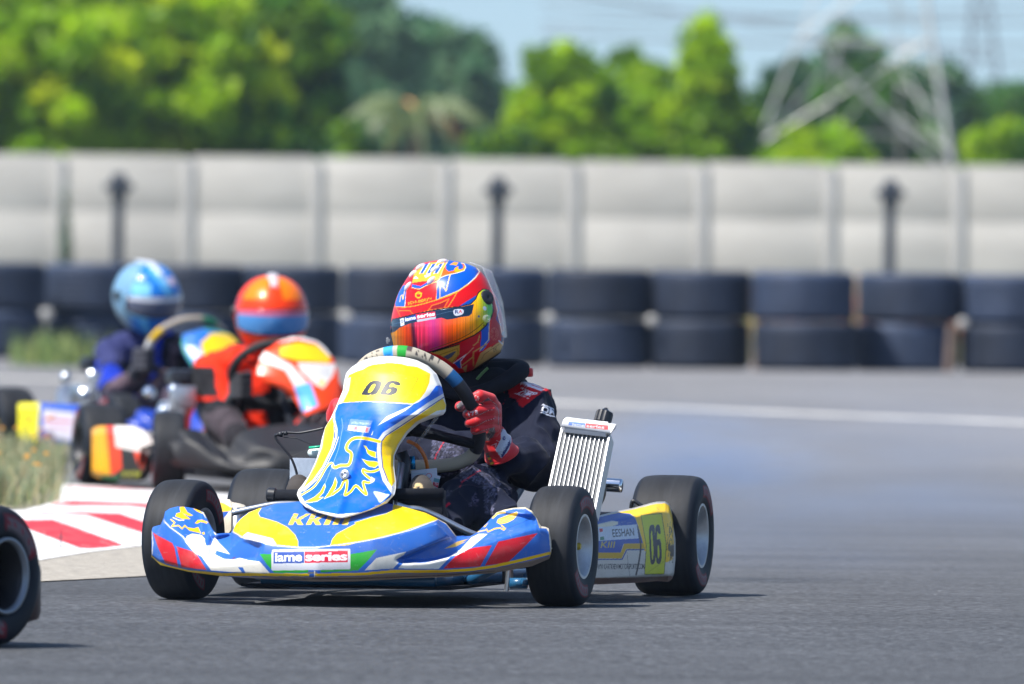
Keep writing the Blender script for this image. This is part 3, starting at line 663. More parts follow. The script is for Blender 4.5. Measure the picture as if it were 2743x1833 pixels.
# ================================================================= KART PARTS
YEL, BLU, WHT, REDC, CRM = (246, 204, 0), (42, 100, 186), (226, 226, 222), (206, 26, 40), (214, 200, 160)
def zo(ox, oy, s): return lambda pts: [(ox + x / s, oy + y / s) for x, y in pts]
z3, z4, n5, n7, n8, z6 = zo(380, 1300, 4), zo(950, 1300, 4), zo(760, 930, 4), zo(700, 1110, 6), zo(940, 920, 8), zo(1400, 1250, 4)
def wheel(parent, pos, Rr, wd, yaw, rimmat, hubdir, name='wheel', cheap=False, camber=0, lab=(0.3, 2.6)):
    a = wd / 2; ks = Rr / .134
    ctrl = [(-.80, .066), (-.92, .072), (-1.0, .092), (-1.0, .106), (-.955, .119), (-.86, .1275), (-.70, .1318), (-.4, .1338), (0, .1342), (.4, .1338), (.70, .1318), (.86, .1275), (.955, .119), (1.0, .106), (1.0, .092), (.92, .072), (.80, .066)]
    pr = crs([(c * a, r * ks) for c, r in ctrl], 2 if cheap else 5); n = 64 if cheap else 200
    ang = np.arange(n) / n * 2 * np.pi
    P = np.array([[(h, r * math.cos(q), r * math.sin(q)) for q in ang] for h, r in pr])
    cols = np.empty(P.shape); cols[:] = (.009, .013, .021)  # bluish shade tone put into the rubber's colour
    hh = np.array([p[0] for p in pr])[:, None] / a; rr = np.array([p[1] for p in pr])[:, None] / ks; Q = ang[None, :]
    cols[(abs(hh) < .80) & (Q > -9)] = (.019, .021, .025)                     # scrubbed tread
    side = (abs(hh) > .9) & (rr > .086) & (rr < .114)
    for c0 in lab:
        dq = np.abs((Q - c0 + np.pi) % (2 * np.pi) - np.pi); arc = side & (dq < .62)
        cols[arc] = (.20, .012, .022)
        inn = arc & (dq < .57) & (rr > .091) & (rr < .110); cols[inn] = (.17, .13, .14)
        cols[inn & (np.sin(Q * 40) > .3) & (rr > .095) & (rr < .106)] = (.30, .02, .04)
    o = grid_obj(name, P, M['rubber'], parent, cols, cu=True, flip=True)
    o.location = pos; o.rotation_euler = (0, camber, yaw)
    rb = MB(); k = ks
    for sgn in (1, -1):
        f = lambda h, r: (h * sgn, r * k)
        rb.lathe([f(a * .78, .064), f(a * .86, .072), f(a * .93, .072), f(a * .93, .067), f(a * .80, .061), f(a * .40, .056), f(a * .05, .050), f(0, .032), f(a * .05, .022), f(a * .32, .021), f(a * .34, .012), f(a * .30, 0.001)], (0, 0, 0), (1, 0, 0), 28 if cheap else 64)
    for q in range(3):
        t = q * 2 * math.pi / 3 + .5; c = Vector((0, math.cos(t) * .036 * k, math.sin(t) * .036 * k)); rb.tube([c + Vector((-a * .2, 0, 0)), c + Vector((a * .2, 0, 0))], .006, 6)
    r_ = rb.build('rim', rimmat, o, False)
    hb = MB().lathe([(0, .008), (.022, .008), (.026, .006), (.026, .001)], (hubdir * a * .30, 0, 0), (hubdir, 0, 0), 12)
    hb.build('hub_nut', M['hub'], o)
    return o
M['hub'] = mat('hub_nut_gold', (.45, .33, .03), rough=.4, metal=.5)
def lerpc(xs, pts): return np.interp(xs, [p[0] for p in pts], [p[1] for p in pts])
def sm(t): t = np.clip(t, 0, 1); return t * t * (3 - 2 * t)

MAIN = Frame((W(997, 1400, 24.0)[0], 24.0), R(-12.3))
# ---- nose fairing: measured outline with its real sweep and section
NT = [(406, 1422), (408, 1414), (412, 1411), (430, 1406), (436, 1392), (439, 1385), (442, 1371), (455, 1362), (475, 1357), (497, 1358), (520, 1362), (542, 1371), (555, 1400), (566, 1420), (577, 1431), (595, 1429), (618, 1428), (625, 1416), (640, 1391), (667, 1372), (697, 1361), (740, 1350), (795, 1344), (850, 1340), (930, 1338), (1000, 1342), (1052, 1351), (1090, 1360), (1140, 1374), (1172, 1389), (1195, 1402), (1210, 1420), (1222, 1436), (1260, 1436), (1277, 1427), (1295, 1410), (1312, 1392), (1330, 1373), (1350, 1366), (1375, 1361), (1407, 1359), (1425, 1369), (1436, 1384), (1444, 1402), (1450, 1410), (1462, 1412), (1470, 1416), (1475, 1440), (1477, 1460)]
NB = [(406, 1492), (430, 1514), (505, 1532), (595, 1544), (705, 1551), (840, 1558), (950, 1558), (1075, 1551), (1200, 1546), (1325, 1535), (1425, 1517), (1472, 1497), (1477, 1480)]
NC = [(406, 1450), (430, 1410), (439, 1396), (455, 1412), (490, 1440), (530, 1487), (575, 1500), (610, 1480), (640, 1450), (665, 1446), (730, 1459), (805, 1466), (842, 1466), (965, 1450), (1025, 1440), (1100, 1420), (1170, 1400), (1205, 1440), (1235, 1470), (1270, 1466), (1330, 1438), (1400, 1416), (1440, 1412), (1477, 1440)]
def nose_shape(fr, nx=760, ny=140):
    xs = np.linspace(406, 1477, nx); yt = lerpc(xs, NT); yb = lerpc(xs, NB); yc = blur(lerpc(xs, NC), 6, (0,))
    yt = np.minimum(yt, yb - 2); v = np.linspace(0, 1, ny)[:, None]
    px = np.broadcast_to(xs, (ny, nx)).copy(); py = yb + (yt - yb) * v
    yf = lerpc(xs, [(406, -.15), (425, -.20), (470, -.25), (550, -.31), (700, -.385), (850, -.41), (1000, -.39), (1150, -.345), (1300, -.275), (1400, -.22), (1450, -.185), (1477, -.145)])
    yl_t = lerpc(xs, [(406, -.145), (440, -.16), (540, -.15), (577, -.25), (620, -.23), (660, -.2), (900, -.17), (1172, -.18), (1220, -.23), (1265, -.22), (1320, -.15), (1440, -.15), (1477, -.14)])
    yf, yl_t = blur(yf, 30, (0,)), blur(yl_t, 12, (0,))
    t = np.clip((yc - py) / np.maximum(yc - yt, 3), 0, 1)
    yl = yf + t ** 1.15 * (yl_t - yf)
    b = np.clip((py - yc) / np.maximum(yb - yc, 3), 0, 1); yl = yl - .010 * np.sin(b * np.pi) + .022 * sm((b - .86) / .14)
    m = Canvas(400, 1330, 1480, 1560, (0, 0, 0), .8)     # the scooped valley between hump and wing
    m.poly([(1062, 1500), (1220, 1437), (1262, 1436), (1330, 1373), (1440, 1385), (1440, 1408), (1330, 1442), (1262, 1466), (1205, 1490), (1150, 1503), (1080, 1506)], (255, 255, 255))
    m.poly([(622, 1432), (660, 1446), (700, 1462), (690, 1500), (600, 1512), (560, 1490), (566, 1440)], (255, 255, 255))
    yl = yl + .022 * blur(m.get(px, py)[..., 0], 10)
    yl = blur(yl, 5)
    for _ in range(3): yl[:, :] = blur(yl, 1)
    P = fr.Tn(px, py, yl)
    return px, py, P
def nose_art():
    c = Canvas(400, 1330, 1485, 1565, BLU, 2.2)
    c.poly(z3([(975, 490), (1000, 430), (1060, 360), (1150, 290), (1285, 235), (1245, 300), (1265, 340), (1350, 365), (1450, 395), (1560, 450), (1640, 530), (1672, 600), (1672, 662), (1450, 645), (1200, 600), (1060, 560)]), YEL)
    c.line(z3([(1285, 235), (1245, 300), (1265, 340), (1350, 365), (1450, 395), (1560, 450), (1640, 530), (1672, 600), (1672, 662)]), 1.6, (205, 190, 120))
    c.poly(z3([(1085, 540), (1130, 505), (1300, 545), (1400, 570), (1445, 636), (1300, 620), (1090, 575)]), (224, 224, 226))
    ry = z3([(2020, 650), (2040, 580), (2090, 520), (2200, 460), (2290, 415)]) + z4([(0, 400), (200, 340), (340, 305), (405, 270), (418, 190), (600, 240), (760, 290), (890, 335), (885, 368), (700, 430), (500, 500), (200, 575), (0, 622)]) + z3([(2200, 645)])
    c.poly(ry, YEL); c.line(z3([(2020, 650), (2040, 580), (2090, 520), (2200, 460), (2290, 415)]) + z4([(0, 400), (200, 340), (340, 305), (405, 270), (418, 190)]), 1.6, (205, 190, 120))
    c.line(z3([(975, 500), (1100, 568), (1400, 640), (1700, 668), (1850, 668), (2100, 640), (2344, 605)]) + z4([(300, 560), (600, 480), (885, 372)]), 2.4, (206, 206, 202))
    KY = (226, 188, 70)
    for x0 in (1565, 1757):
        c.poly(z3([(x0, 425), (x0 + 55, 425), (x0 + 115, 305), (x0 + 60, 305)]), KY)
        c.poly(z3([(x0 + 75, 372), (x0 + 195, 305), (x0 + 245, 305), (x0 + 120, 380)]), KY)
        c.poly(z3([(x0 + 70, 372), (x0 + 105, 425), (x0 + 165, 425), (x0 + 125, 360)]), KY)
    for x0 in (1945, 2040, 2140): c.poly(z3([(x0, 425), (x0 + 60, 425), (x0 + 115, 315), (x0 + 55, 315)]), KY)
    c.poly(z3([(1995, 330), (2250, 330), (2262, 305), (2010, 305)]), KY)
    c.poly(z3([(2165, 425), (2205, 425), (2215, 405), (2175, 405)]), KY)
    for y in (326, 342, 358): c.line(z3([(1560, y), (2270, y)]), .55, BLU)
    # green arrows + series sticker
    c.poly(z3([(1260, 735), (1392, 740), (1392, 912), (1785, 910), (1785, 938), (1418, 940), (1340, 850)]), (40, 160, 50))
    c.poly(z3([(2235, 738), (2344, 722)]) + z4([(240, 688), (150, 800), (36, 915)]) + z3([(1915, 935), (1915, 908), (2235, 903)]), (40, 160, 50))
    c.poly(z3([(1400, 690), (2225, 680), (2236, 692), (2234, 896), (2222, 903), (1400, 915), (1390, 905), (1391, 702)]), (208, 210, 216))
    c.poly(z3([(1412, 716), (1738, 711), (1738, 834), (1412, 840)]), (38, 76, 160)); c.poly(z3([(1745, 709), (2208, 702), (2208, 827), (1745, 833)]), (206, 30, 62))
    c.text('iame', z3([(1426, 822)])[0], (292 / 4, -1.3), (0, -96 / 4), (232, 234, 240), off=.028, space=.94)
    c.text('series', z3([(1752, 816)])[0], (450 / 4, -1.5), (0, -94 / 4), (240, 232, 236), off=.03, space=.94)
    # left wing
    c.poly(z3([(118, 505), (180, 545), (325, 620), (350, 670), (388, 874), (250, 834), (170, 660)]), REDC)
    c.poly(z3([(370, 655), (560, 715), (600, 760), (692, 908), (425, 880)]), REDC)
    c.poly(z3([(640, 765), (760, 820), (900, 860), (1160, 805), (1262, 818), (1372, 944), (1112, 941), (1080, 880), (1030, 880), (1075, 938), (742, 914)]), (222, 218, 206))
    c.poly(z3([(480, 545), (540, 518), (640, 535), (672, 570), (690, 620), (740, 640), (780, 555), (830, 620), (900, 690), (945, 742), (870, 720), (800, 700), (780, 740), (880, 790), (985, 795), (1050, 778), (1170, 812), (1100, 850), (1000, 872), (860, 855), (700, 800), (560, 720), (500, 650), (460, 600)]), (226, 226, 224))
    c.poly(z3([(700, 560), (740, 640), (690, 650), (672, 590)]), BLU); c.line(z3([(970, 800), (1000, 770), (960, 790)]), 1.2, (120, 40, 40))
    c.line(z3([(1020, 830), (1080, 850), (1130, 830), (1080, 800)]), .8, (120, 110, 100))
    c.line(z3([(235, 380), (300, 450), (440, 550), (480, 600)]), 3, (196, 190, 172))
    c.line(z3([(106, 500), (118, 620), (108, 770)]), 2.2, (206, 200, 180))
    GY = (240, 186, 20)
    c.poly(z3([(405, 235), (450, 228), (490, 290), (552, 325), (505, 332), (440, 300), (520, 362), (430, 362), (358, 335), (370, 300), (412, 292)]), GY)
    c.line(z3([(335, 348), (400, 376), (450, 374)]), 3, CRM)
    c.line(z3([(312, 368), (352, 400), (322, 440), (392, 432), (432, 466), (460, 432), (520, 486), (600, 455), (625, 512)]), 3.4, GY)
    c.poly(z3([(490, 452), (560, 462), (600, 448), (620, 512), (560, 500), (520, 488)]), GY)
    c.poly(z3([(566, 408), (600, 372), (650, 370), (700, 392), (700, 412), (630, 394), (590, 416)]), GY); c.poly(z3([(548, 250), (610, 262), (660, 310), (600, 288)]), GY)
    c.poly(z3([(640, 510), (670, 500), (675, 525), (655, 530)]), GY)
    c.line(z3([(650, 285), (720, 420), (790, 530)]), 2.4, (206, 200, 180))
    # right wing
    c.poly(z4([(105, 914), (235, 780), (552, 713), (530, 745), (440, 800), (475, 825), (415, 892)]), (214, 212, 204)); c.poly(z4([(465, 892), (520, 832), (750, 832), (1025, 768), (900, 897)]), (222, 220, 214))
    c.poly(z4([(950, 896), (1080, 760), (1200, 690), (1300, 665), (1470, 645), (1345, 870)]), REDC); c.poly(z4([(1395, 862), (1540, 605), (1700, 570), (1962, 513), (1800, 680), (1640, 830)]), REDC)
    c.poly(z4([(1010, 767), (1130, 690), (1250, 560), (1330, 520), (1425, 523), (1330, 600), (1250, 670), (1100, 750)]), (222, 226, 232))  # white highlight on the wing's lit ridge, painted in
    c.poly(z4([(960, 682), (1100, 605), (1225, 573), (1120, 625), (1200, 600), (1080, 660)]), (216, 176, 84))
    c.poly(z4([(1535, 362), (1600, 335), (1740, 282), (1752, 310), (1700, 370), (1640, 402), (1560, 420), (1520, 400)]), (232, 190, 60))
    for k in range(3): c.line(z4([(1545, 375 + k * 16), (1640, 352 + k * 16), (1710, 322 + k * 18)]), 1, (222, 200, 150))
    c.line(z4([(1410, 470), (1430, 500), (1500, 466), (1560, 458), (1600, 480), (1612, 465), (1575, 432)]), 3.2, GY)
    c.line(z4([(1312, 500), (1400, 482)]), 3, (222, 190, 110)); c.poly(z4([(1375, 448), (1435, 398), (1400, 448)]), GY); c.line(z4([(1480, 350), (1530, 305), (1610, 292)]), 5, (230, 196, 90))
    c.line(z4([(1500, 300), (1530, 282), (1700, 246), (1830, 242), (1900, 282), (1955, 350), (1985, 440)]), 5.5, (220, 208, 176)); c.line(z4([(1985, 450), (2060, 456), (2088, 500), (2106, 700), (2095, 790)]), 5, (206, 196, 176))
    c.line(z4([(1085, 548), (980, 412), (890, 362)]), 2.2, (196, 180, 150)); c.line(z4([(450, 800), (620, 730), (850, 630), (1080, 548)]), .9, (40, 50, 70))  # last line: dark shade of the groove beside the hump, painted in
    c.line(z4([(1640, 460), (1800, 400), (1930, 330)]), .7, (20, 40, 90))
    for _ in range(26):
        x = rng.uniform(620, 1180); y = rng.uniform(1380, 1540); c.line([(x, y), (x + rng.uniform(-5, 5), y + rng.uniform(-3, 3))], .5, (120, 110, 100))
    # yellow lip and grey-beige underside
    lip = z3([(95, 762), (160, 826), (270, 874), (500, 926), (860, 958), (1300, 960), (1780, 962)]) ; c.line(lip, 8, YEL)
    lip2 = z3([(1870, 962), (2344, 955)]) + z4([(400, 925), (950, 925), (1250, 905), (1500, 870), (1800, 800), (2086, 730)]); c.line(lip2, 8, (240, 190, 0))
    c.line(z3([(1780, 940), (1870, 940)]), 5, (110, 110, 120)); c.line(z3([(1850, 920), (1850, 985)]), 3, (220, 215, 200))
    sk = z3([(90, 790), (160, 850), (270, 895), (500, 950), (860, 985), (1300, 985), (1850, 985), (2344, 975)]) + z4([(400, 948), (950, 948), (1250, 930), (1500, 895), (1800, 826), (2090, 758), (2110, 900), (1500, 1060), (0, 1100)]) + z3([(300, 1100), (60, 900)])
    c.poly(sk, (146, 132, 122)); c.line(z3([(700, 985), (1300, 1010), (2344, 1000)]) + z4([(900, 970), (1500, 920)]), 2.5, (96, 74, 66))
    return c
def wear(c, x0, x1, y0, y1, n):
    for _ in range(n):
        x = rng.uniform(x0, x1); y = rng.uniform(y0, y1); L_ = rng.uniform(2, 16); a_ = rng.normal(.1, .5)
        q = c._sub((x, y), (x + L_, y + 1)); col = rng.choice([0, 1, 2])
        if q is None: continue
        base = c.a[q[0], q[1]]
        if base.size == 0: continue
        m_ = base.reshape(-1, 3).mean(0); t_ = (np.array([.55, .55, .52]) if col else np.array([.08, .07, .06])); mixc = m_ * .62 + t_ * .38
        s8 = np.clip(np.where(mixc <= .0031308, mixc * 12.92, 1.055 * mixc ** (1 / 2.4) - .055), 0, 1) * 255
        c.line([(x, y), (x + L_ * math.cos(a_), y + L_ * math.sin(a_))], rng.uniform(.3, .9), s8)
    return c
# ---- front panel (carries the number)
PL = [(954, 1030), (957, 1000), (964, 978), (972, 960), (985, 940), (1000, 927), (1025, 921), (1047, 918), (1070, 908), (1090, 900), (1122, 885), (1145, 871), (1175, 862), (1195, 858), (1235, 846), (1272, 829), (1302, 808), (1312, 799), (1325, 795), (1345, 804), (1360, 820), (1372, 845), (1382, 880), (1388, 905)]
PR = [(954, 1045), (957, 1085), (965, 1117), (980, 1147), (1002, 1170), (1030, 1182), (1055, 1188), (1085, 1195), (1102, 1194), (1112, 1187), (1120, 1160), (1135, 1122), (1162, 1092), (1195, 1069), (1220, 1057), (1250, 1056), (1290, 1061), (1307, 1061), (1325, 1057), (1347, 1037), (1365, 1000), (1380, 955), (1388, 925)]
def panel_shape(fr, nx=300, ny=340):
    ys = np.linspace(954, 1388, ny); a = blur(lerpc(ys, PL), 3, (0,)); b = blur(lerpc(ys, PR), 2, (0,))
    a[0], b[0] = 1030, 1046; u = np.linspace(-1, 1, nx)[None, :]; py = np.broadcast_to(ys[:, None], (ny, nx)).copy(); px = (a + b)[:, None] / 2 + (b - a)[:, None] / 2 * u
    yc = lerpc(ys, [(954, .035), (1000, -.005), (1100, -.065), (1200, -.125), (1300, -.215), (1388, -.315)]); yc = blur(yc, 30, (0,))
    cu_ = lerpc(ys, [(954, .03), (1000, .06), (1150, .075), (1250, .055), (1340, .03), (1388, .012)])
    rim = .010 * sm((np.abs(u) - .90) / .1)
    yl = yc[:, None] + cu_[:, None] * np.abs(u) ** 2.4 + rim + .012 * sm((.04 - (ys[:, None] - 954) / 434) / .04)
    # two soft spines down the panel, right ear folded back
    yl = yl - .012 * np.exp(-((px - (1000 - (py - 1080) * .33)) / 16) ** 2) * sm((py - 1090) / 60) + .035 * sm((px - 1120) / 75) * sm((py - 1040) / 50)
    return px, py, fr.Tn(px, py, yl)
def panel_art():
    c = Canvas(785, 945, 1205, 1395, WHT, 2.6)
    c.poly([(905, 1084), (895, 1110), (893, 1120), (896, 1155), (891, 1192), (867, 1242), (842, 1277), (817, 1305), (806, 1318), (808, 1330), (820, 1350), (850, 1368), (905, 1378), (966, 1373), (987, 1366), (1017, 1352), (1045, 1333), (1055, 1315), (1052, 1305), (1030, 1275), (1017, 1235), (1010, 1195), (1020, 1170), (1047, 1147), (1100, 1113), (1150, 1077), (1187, 1055), (1186, 1040), (1178, 1032), (1168, 1034), (1150, 1058), (1120, 1078), (1105, 1084), (1050, 1080), (980, 1076), (920, 1079)], (0, 98, 214))
    c.poly(n5([(590, 592), (640, 480), (665, 380), (700, 300), (780, 262), (850, 240), (900, 208), (960, 188), (1130, 168), (1260, 180), (1320, 198), (1430, 212), (1572, 285), (1562, 380), (1520, 480), (1460, 560), (1385, 608), (1250, 596), (900, 578), (650, 596)]), (246, 204, 0))
    c.poly(n5([(585, 592), (650, 470), (680, 340), (720, 320), (700, 460), (640, 585)]), (236, 232, 190))  # pale glare painted over the left of the yellow
    c.poly(n5([(650, 585), (790, 330), (950, 300), (1130, 290), (1290, 305), (1440, 335), (1300, 588), (1100, 560), (930, 550), (780, 565)]), (250, 222, 8))
    c.line(n5([(650, 585), (790, 330), (950, 300), (1130, 290), (1290, 305), (1440, 335), (1300, 590)]), 1.2, (110, 104, 20))
    # 0 6
    DK_ = (14, 26, 46)
    q8 = lambda pts: n8(pts)
    c.line(q8([(250, 1090), (340, 930), (410, 850), (480, 820), (570, 815), (636, 850), (610, 960), (540, 1065), (380, 1095), (250, 1090)]), 4.4, DK_)
    c.line(q8([(660, 1085), (740, 900), (800, 835), (880, 818), (1030, 860)]), 4.4, DK_); c.line(q8([(900, 945), (975, 975), (960, 1050), (860, 1095), (690, 1090)]), 4.4, DK_)
    c.poly(q8([(232, 1100), (250, 1040), (330, 920), (400, 840), (480, 805), (570, 800), (640, 820), (656, 870), (630, 950), (560, 1060), (500, 1100), (360, 1112)]), DK_, 4)
    c.poly(q8([(368, 1050), (372, 1020), (440, 910), (495, 872), (522, 882), (515, 925), (455, 1020), (405, 1055)]), (250, 222, 8), 4)
    c.poly(q8([(640, 1090), (645, 1040), (730, 890), (790, 825), (880, 802), (990, 815), (1050, 850), (1052, 905), (950, 892), (900, 855), (850, 880), (825, 935), (920, 935), (985, 960), (995, 1010), (950, 1075), (860, 1108), (720, 1108)]), DK_, 3)
    c.poly(q8([(765, 1050), (790, 1005), (830, 985), (858, 996), (848, 1030), (812, 1060), (775, 1062)]), (250, 222, 8), 3)
    # right stripes and yellow flank
    c.poly(n5([(1045, 1010), (1100, 955), (1350, 795), (1560, 652), (1620, 612), (1700, 540), (1738, 622), (1728, 670), (1640, 684), (1560, 730), (1420, 800), (1310, 910), (1220, 1050), (1176, 1160), (1172, 1280), (1192, 1440), (1150, 1505), (1080, 1400), (1042, 1230)]), (246, 204, 0))
    c.line(n5([(1180, 1568), (1080, 1420), (1035, 1260), (1020, 1120), (1025, 1010), (1080, 930), (1350, 757), (1560, 612), (1715, 520)]), 11, (224, 226, 230))
    c.line(n5([(1120, 1440), (1062, 1290), (1045, 1120), (1050, 1010), (1095, 950), (1350, 782), (1560, 640), (1715, 540)]), 2.6, (10, 60, 150))
    c.poly(n5([(1010, 840), (1100, 745), (1340, 636), (1390, 616), (1300, 685), (1100, 792)]), (230, 234, 240)); c.poly(n5([(935, 945), (960, 890), (948, 945)]), (226, 232, 240))
    # left flank
    c.poly(n5([(535, 740), (470, 820), (440, 880), (422, 1000), (410, 1080), (335, 1270), (245, 1440), (210, 1510), (300, 1450), (420, 1275), (500, 1110), (540, 950)]), (246, 204, 0))
    wl = n5([(572, 620), (540, 700), (540, 780), (566, 880), (562, 960), (522, 1080), (425, 1280), (325, 1420), (190, 1540)]); c.line(wl, 5, (228, 228, 226)); c.line([(x - 3.2, y) for x, y in wl[2:]], .9, (30, 50, 110)); c.line([(x + 6.5, y + 1) for x, y in wl[4:]], 2.2, (214, 196, 140))
    # eagle outline
    EY = (246, 208, 8); c_ = lambda q, w_: (c.line(q, w_ + 2.2, (214, 224, 150), 4), c.line(q, w_, EY, 4))
    c_(n7([(1900, 440), (1700, 392), (1540, 378), (1440, 415), (1375, 500), (1375, 570), (1440, 620), (1445, 700), (1400, 812), (1270, 825), (1190, 856), (1150, 835)]), 7)
    c_(n7([(1160, 850), (1150, 795), (1105, 790), (1030, 880), (940, 1040), (830, 1180), (640, 1300)]), 3)
    for pl in ([(1640, 498), (1685, 510), (1722, 572), (1845, 608), (1845, 706), (1760, 676), (1700, 625), (1682, 562)], [(1610, 712), (1700, 745), (1860, 758), (1900, 800), (1830, 862), (1730, 842), (1670, 790)],
               [(1190, 1005), (1222, 1090), (1200, 1180), (1150, 1262), (1260, 1226), (1150, 1306), (1000, 1366), (1070, 1270), (1150, 1130)], [(1020, 1105), (1036, 1160), (1000, 1262), (915, 1352), (1015, 1328), (900, 1402), (760, 1427), (680, 1412), (850, 1330), (950, 1240)]):
        c.poly(n7(pl), (216, 222, 140)); m_ = np.array(pl).mean(0); c.poly(n7([tuple(m_ + (np.array(p) - m_) * .86) for p in pl]), EY)
    c_(n7([(1880, 890), (1800, 920), (1700, 918), (1640, 885), (1640, 940), (1740, 1030), (1800, 1060), (1720, 1100), (1640, 1085), (1655, 1180), (1690, 1288), (1620, 1240), (1520, 1150), (1440, 1240), (1345, 1300), (1370, 1190), (1375, 1065), (1320, 1090), (1270, 1190), (1140, 1290)]), 5)
    # white reflection painted at the lower right, and a small pale patch
    c.poly(n7([(1800, 1245), (1900, 1250), (2000, 1280), (2060, 1290), (2000, 1350), (1910, 1420), (1860, 1350)]), (206, 222, 238), 3); c.poly(n7([(1760, 1000), (1830, 1040), (1800, 1090), (1750, 1100)]), (222, 230, 220))
    c.line(n7([(1290, 60), (1310, 200), (1240, 560), (1130, 860), (1030, 1100)]), .9, (140, 170, 235))
    # small sticker
    c.poly(n5([(715, 770), (952, 790), (906, 920), (683, 892)]), (96, 132, 206)); c.poly(n5([(694, 835), (930, 858), (906, 920), (683, 892)]), (200, 190, 208))
    c.text('SCRUTINEERED', n5([(722, 820)])[0], (205 / 4, 4), (2, -22 / 4), (190, 205, 235)); c.poly(n5([(760, 850), (790, 853), (782, 890), (752, 887)]), (225, 120, 130)); c.poly(n5([(880, 862), (905, 865), (895, 912), (872, 908)]), (225, 120, 130))
    return c
# ---- side pod
def pod_shape(fr, nx=210, ny=170):
    xs = np.linspace(1556, 1809.5, nx); yt = lerpc(xs, [(1556, 1393), (1600, 1382), (1650, 1370), (1700, 1360), (1745, 1347), (1760, 1344), (1782, 1344), (1792, 1350), (1799, 1366), (1804, 1400), (1809.5, 1440)]); yb = lerpc(xs, [(1556, 1568), (1600, 1566), (1700, 1562), (1762, 1557), (1790, 1559), (1800, 1552), (1806, 1535), (1809.5, 1500)])
    v = np.linspace(0, 1, ny)[:, None]; px = np.broadcast_to(xs, (ny, nx)).copy(); py = yb + (yt - yb) * v
    yl = np.broadcast_to(lerpc(xs, [(1556, .22), (1660, .44), (1760, .66), (1790, .72), (1803, .76), (1809.5, .80)]), (ny, nx)).copy()
    yl = yl + .10 * sm((v - .86) / .14) + .05 * sm((.10 - v) / .10) - .02 * np.sin(v * np.pi)
    return px, py, fr.Tn(px, py, blur(yl, 3))
def pod_art():
    c = Canvas(1545, 1335, 1815, 1575, (206, 202, 194), 3)
    c.poly(z6([(880, 520), (1200, 455), (1440, 398), (1530, 395), (1572, 420), (1612, 560), (1622, 900), (1602, 1000), (1540, 1028), (1490, 1000), (1300, 900), (1290, 830), (1240, 640), (1200, 540), (1160, 508), (1030, 497)]), (240, 196, 6))
    c.poly(z6([(600, 600), (820, 545), (1030, 495), (1150, 505), (1210, 560), (1250, 680), (1292, 830), (1080, 828), (1050, 922), (600, 922)]), (18, 74, 170))
    c.poly(z6([(600, 922), (1050, 922), (1090, 826), (1292, 822), (1312, 882), (1110, 882), (1060, 985), (600, 985)]), (206, 166, 20)); c.line(z6([(600, 996), (1066, 994), (1116, 892), (1302, 890)]), 3.2, (18, 64, 150))
    c.poly(z6([(820, 612), (960, 580), (1022, 590), (1022, 620), (930, 650), (700, 690)]), (216, 208, 184))
    c.poly(z6([(700, 658), (1222, 620), (1242, 770), (700, 805)]), (196, 206, 222)); c.poly(z6([(822, 666), (856, 663), (860, 698), (824, 702)]), (190, 30, 50)); c.poly(z6([(828, 756), (870, 750), (875, 786), (832, 792)]), (20, 120, 90))
    c.text('EESHAN', z6([(966, 757)])[0], (232 / 4, -15 / 4), (-9 / 4, -84 / 4), (24, 32, 56), off=.012)
    c.poly(z6([(1225, 640), (1240, 640), (1250, 760), (1232, 690)]), (40, 40, 60))
    c.text('KIII', z6([(835, 872)])[0], (158 / 4, 0), (0, -68 / 4), (190, 170, 50), off=.01, shear=.15)
    c.text('WWW.KARTKREWMOTORSPORTS.COM', z6([(772, 1102)])[0], (532 / 4, -3 / 4), (0, -58 / 4), (48, 48, 60), off=.012, space=.92)
    c.poly(z6([(1265, 520), (1492, 500), (1542, 830), (1520, 1155), (1303, 1160), (1322, 850)]), (30, 34, 30)); c.poly(z6([(1271, 526), (1487, 507), (1536, 830), (1515, 1149), (1309, 1154), (1328, 850)]), (198, 204, 24))
    c.line(z6([(1325, 1150), (1420, 1080), (1525, 1010)]), .7, (130, 130, 20)); c.line(z6([(1325, 825), (1535, 825)]), .6, (150, 150, 20))
    c.poly(z6([(1388, 625), (1412, 640), (1422, 760), (1428, 900), (1420, 1010), (1398, 1048), (1374, 1040), (1364, 960), (1356, 780), (1358, 650)]), (24, 36, 62), 3); c.poly(z6([(1385, 690), (1394, 780), (1402, 900), (1396, 990), (1386, 985), (1380, 880), (1375, 720)]), (198, 204, 24), 3)
    c.poly(z6([(1448, 622), (1470, 640), (1478, 720), (1452, 715), (1445, 690), (1440, 780), (1470, 775), (1484, 830), (1490, 960), (1478, 1030), (1455, 1045), (1432, 1015), (1428, 900), (1420, 760), (1424, 650)]), (24, 36, 62), 3); c.poly(z6([(1452, 845), (1462, 860), (1464, 960), (1454, 985), (1446, 950), (1445, 870)]), (198, 204, 24), 3)
    for _ in range(70):
        x = rng.normal(1585, 20); y = rng.uniform(590, 1000); c.line(z6([(x, y), (x + rng.uniform(-8, 8), y + rng.uniform(10, 60))]), rng.uniform(.5, 1.8), (44, 36, 24))
    c.poly(z6([(1575, 850), (1620, 830), (1620, 960), (1590, 960)]), (54, 44, 30)); c.line(z6([(1240, 690), (1266, 850), (1244, 1030), (1215, 1160)]), 4.4, (34, 36, 46), 4)
    c.line(z6([(1120, 920), (1130, 1060), (1150, 1170)]), 1, (90, 80, 80)); c.line(z6([(1440, 440), (1460, 465)]), 1, (90, 60, 10))
    c.poly(z6([(600, 1195), (1200, 1190), (1440, 1180), (1640, 1170), (1640, 1300), (600, 1300)]), (150, 118, 104))
    return c
def body_panel(name, shape, canvas, parent, m, thick=.004, lab=None, flip=False):
    px, py, P = shape; return tag(grid_obj(name, P, m, parent, canvas.get(px, py), thick=thick, flip=flip), label=lab)

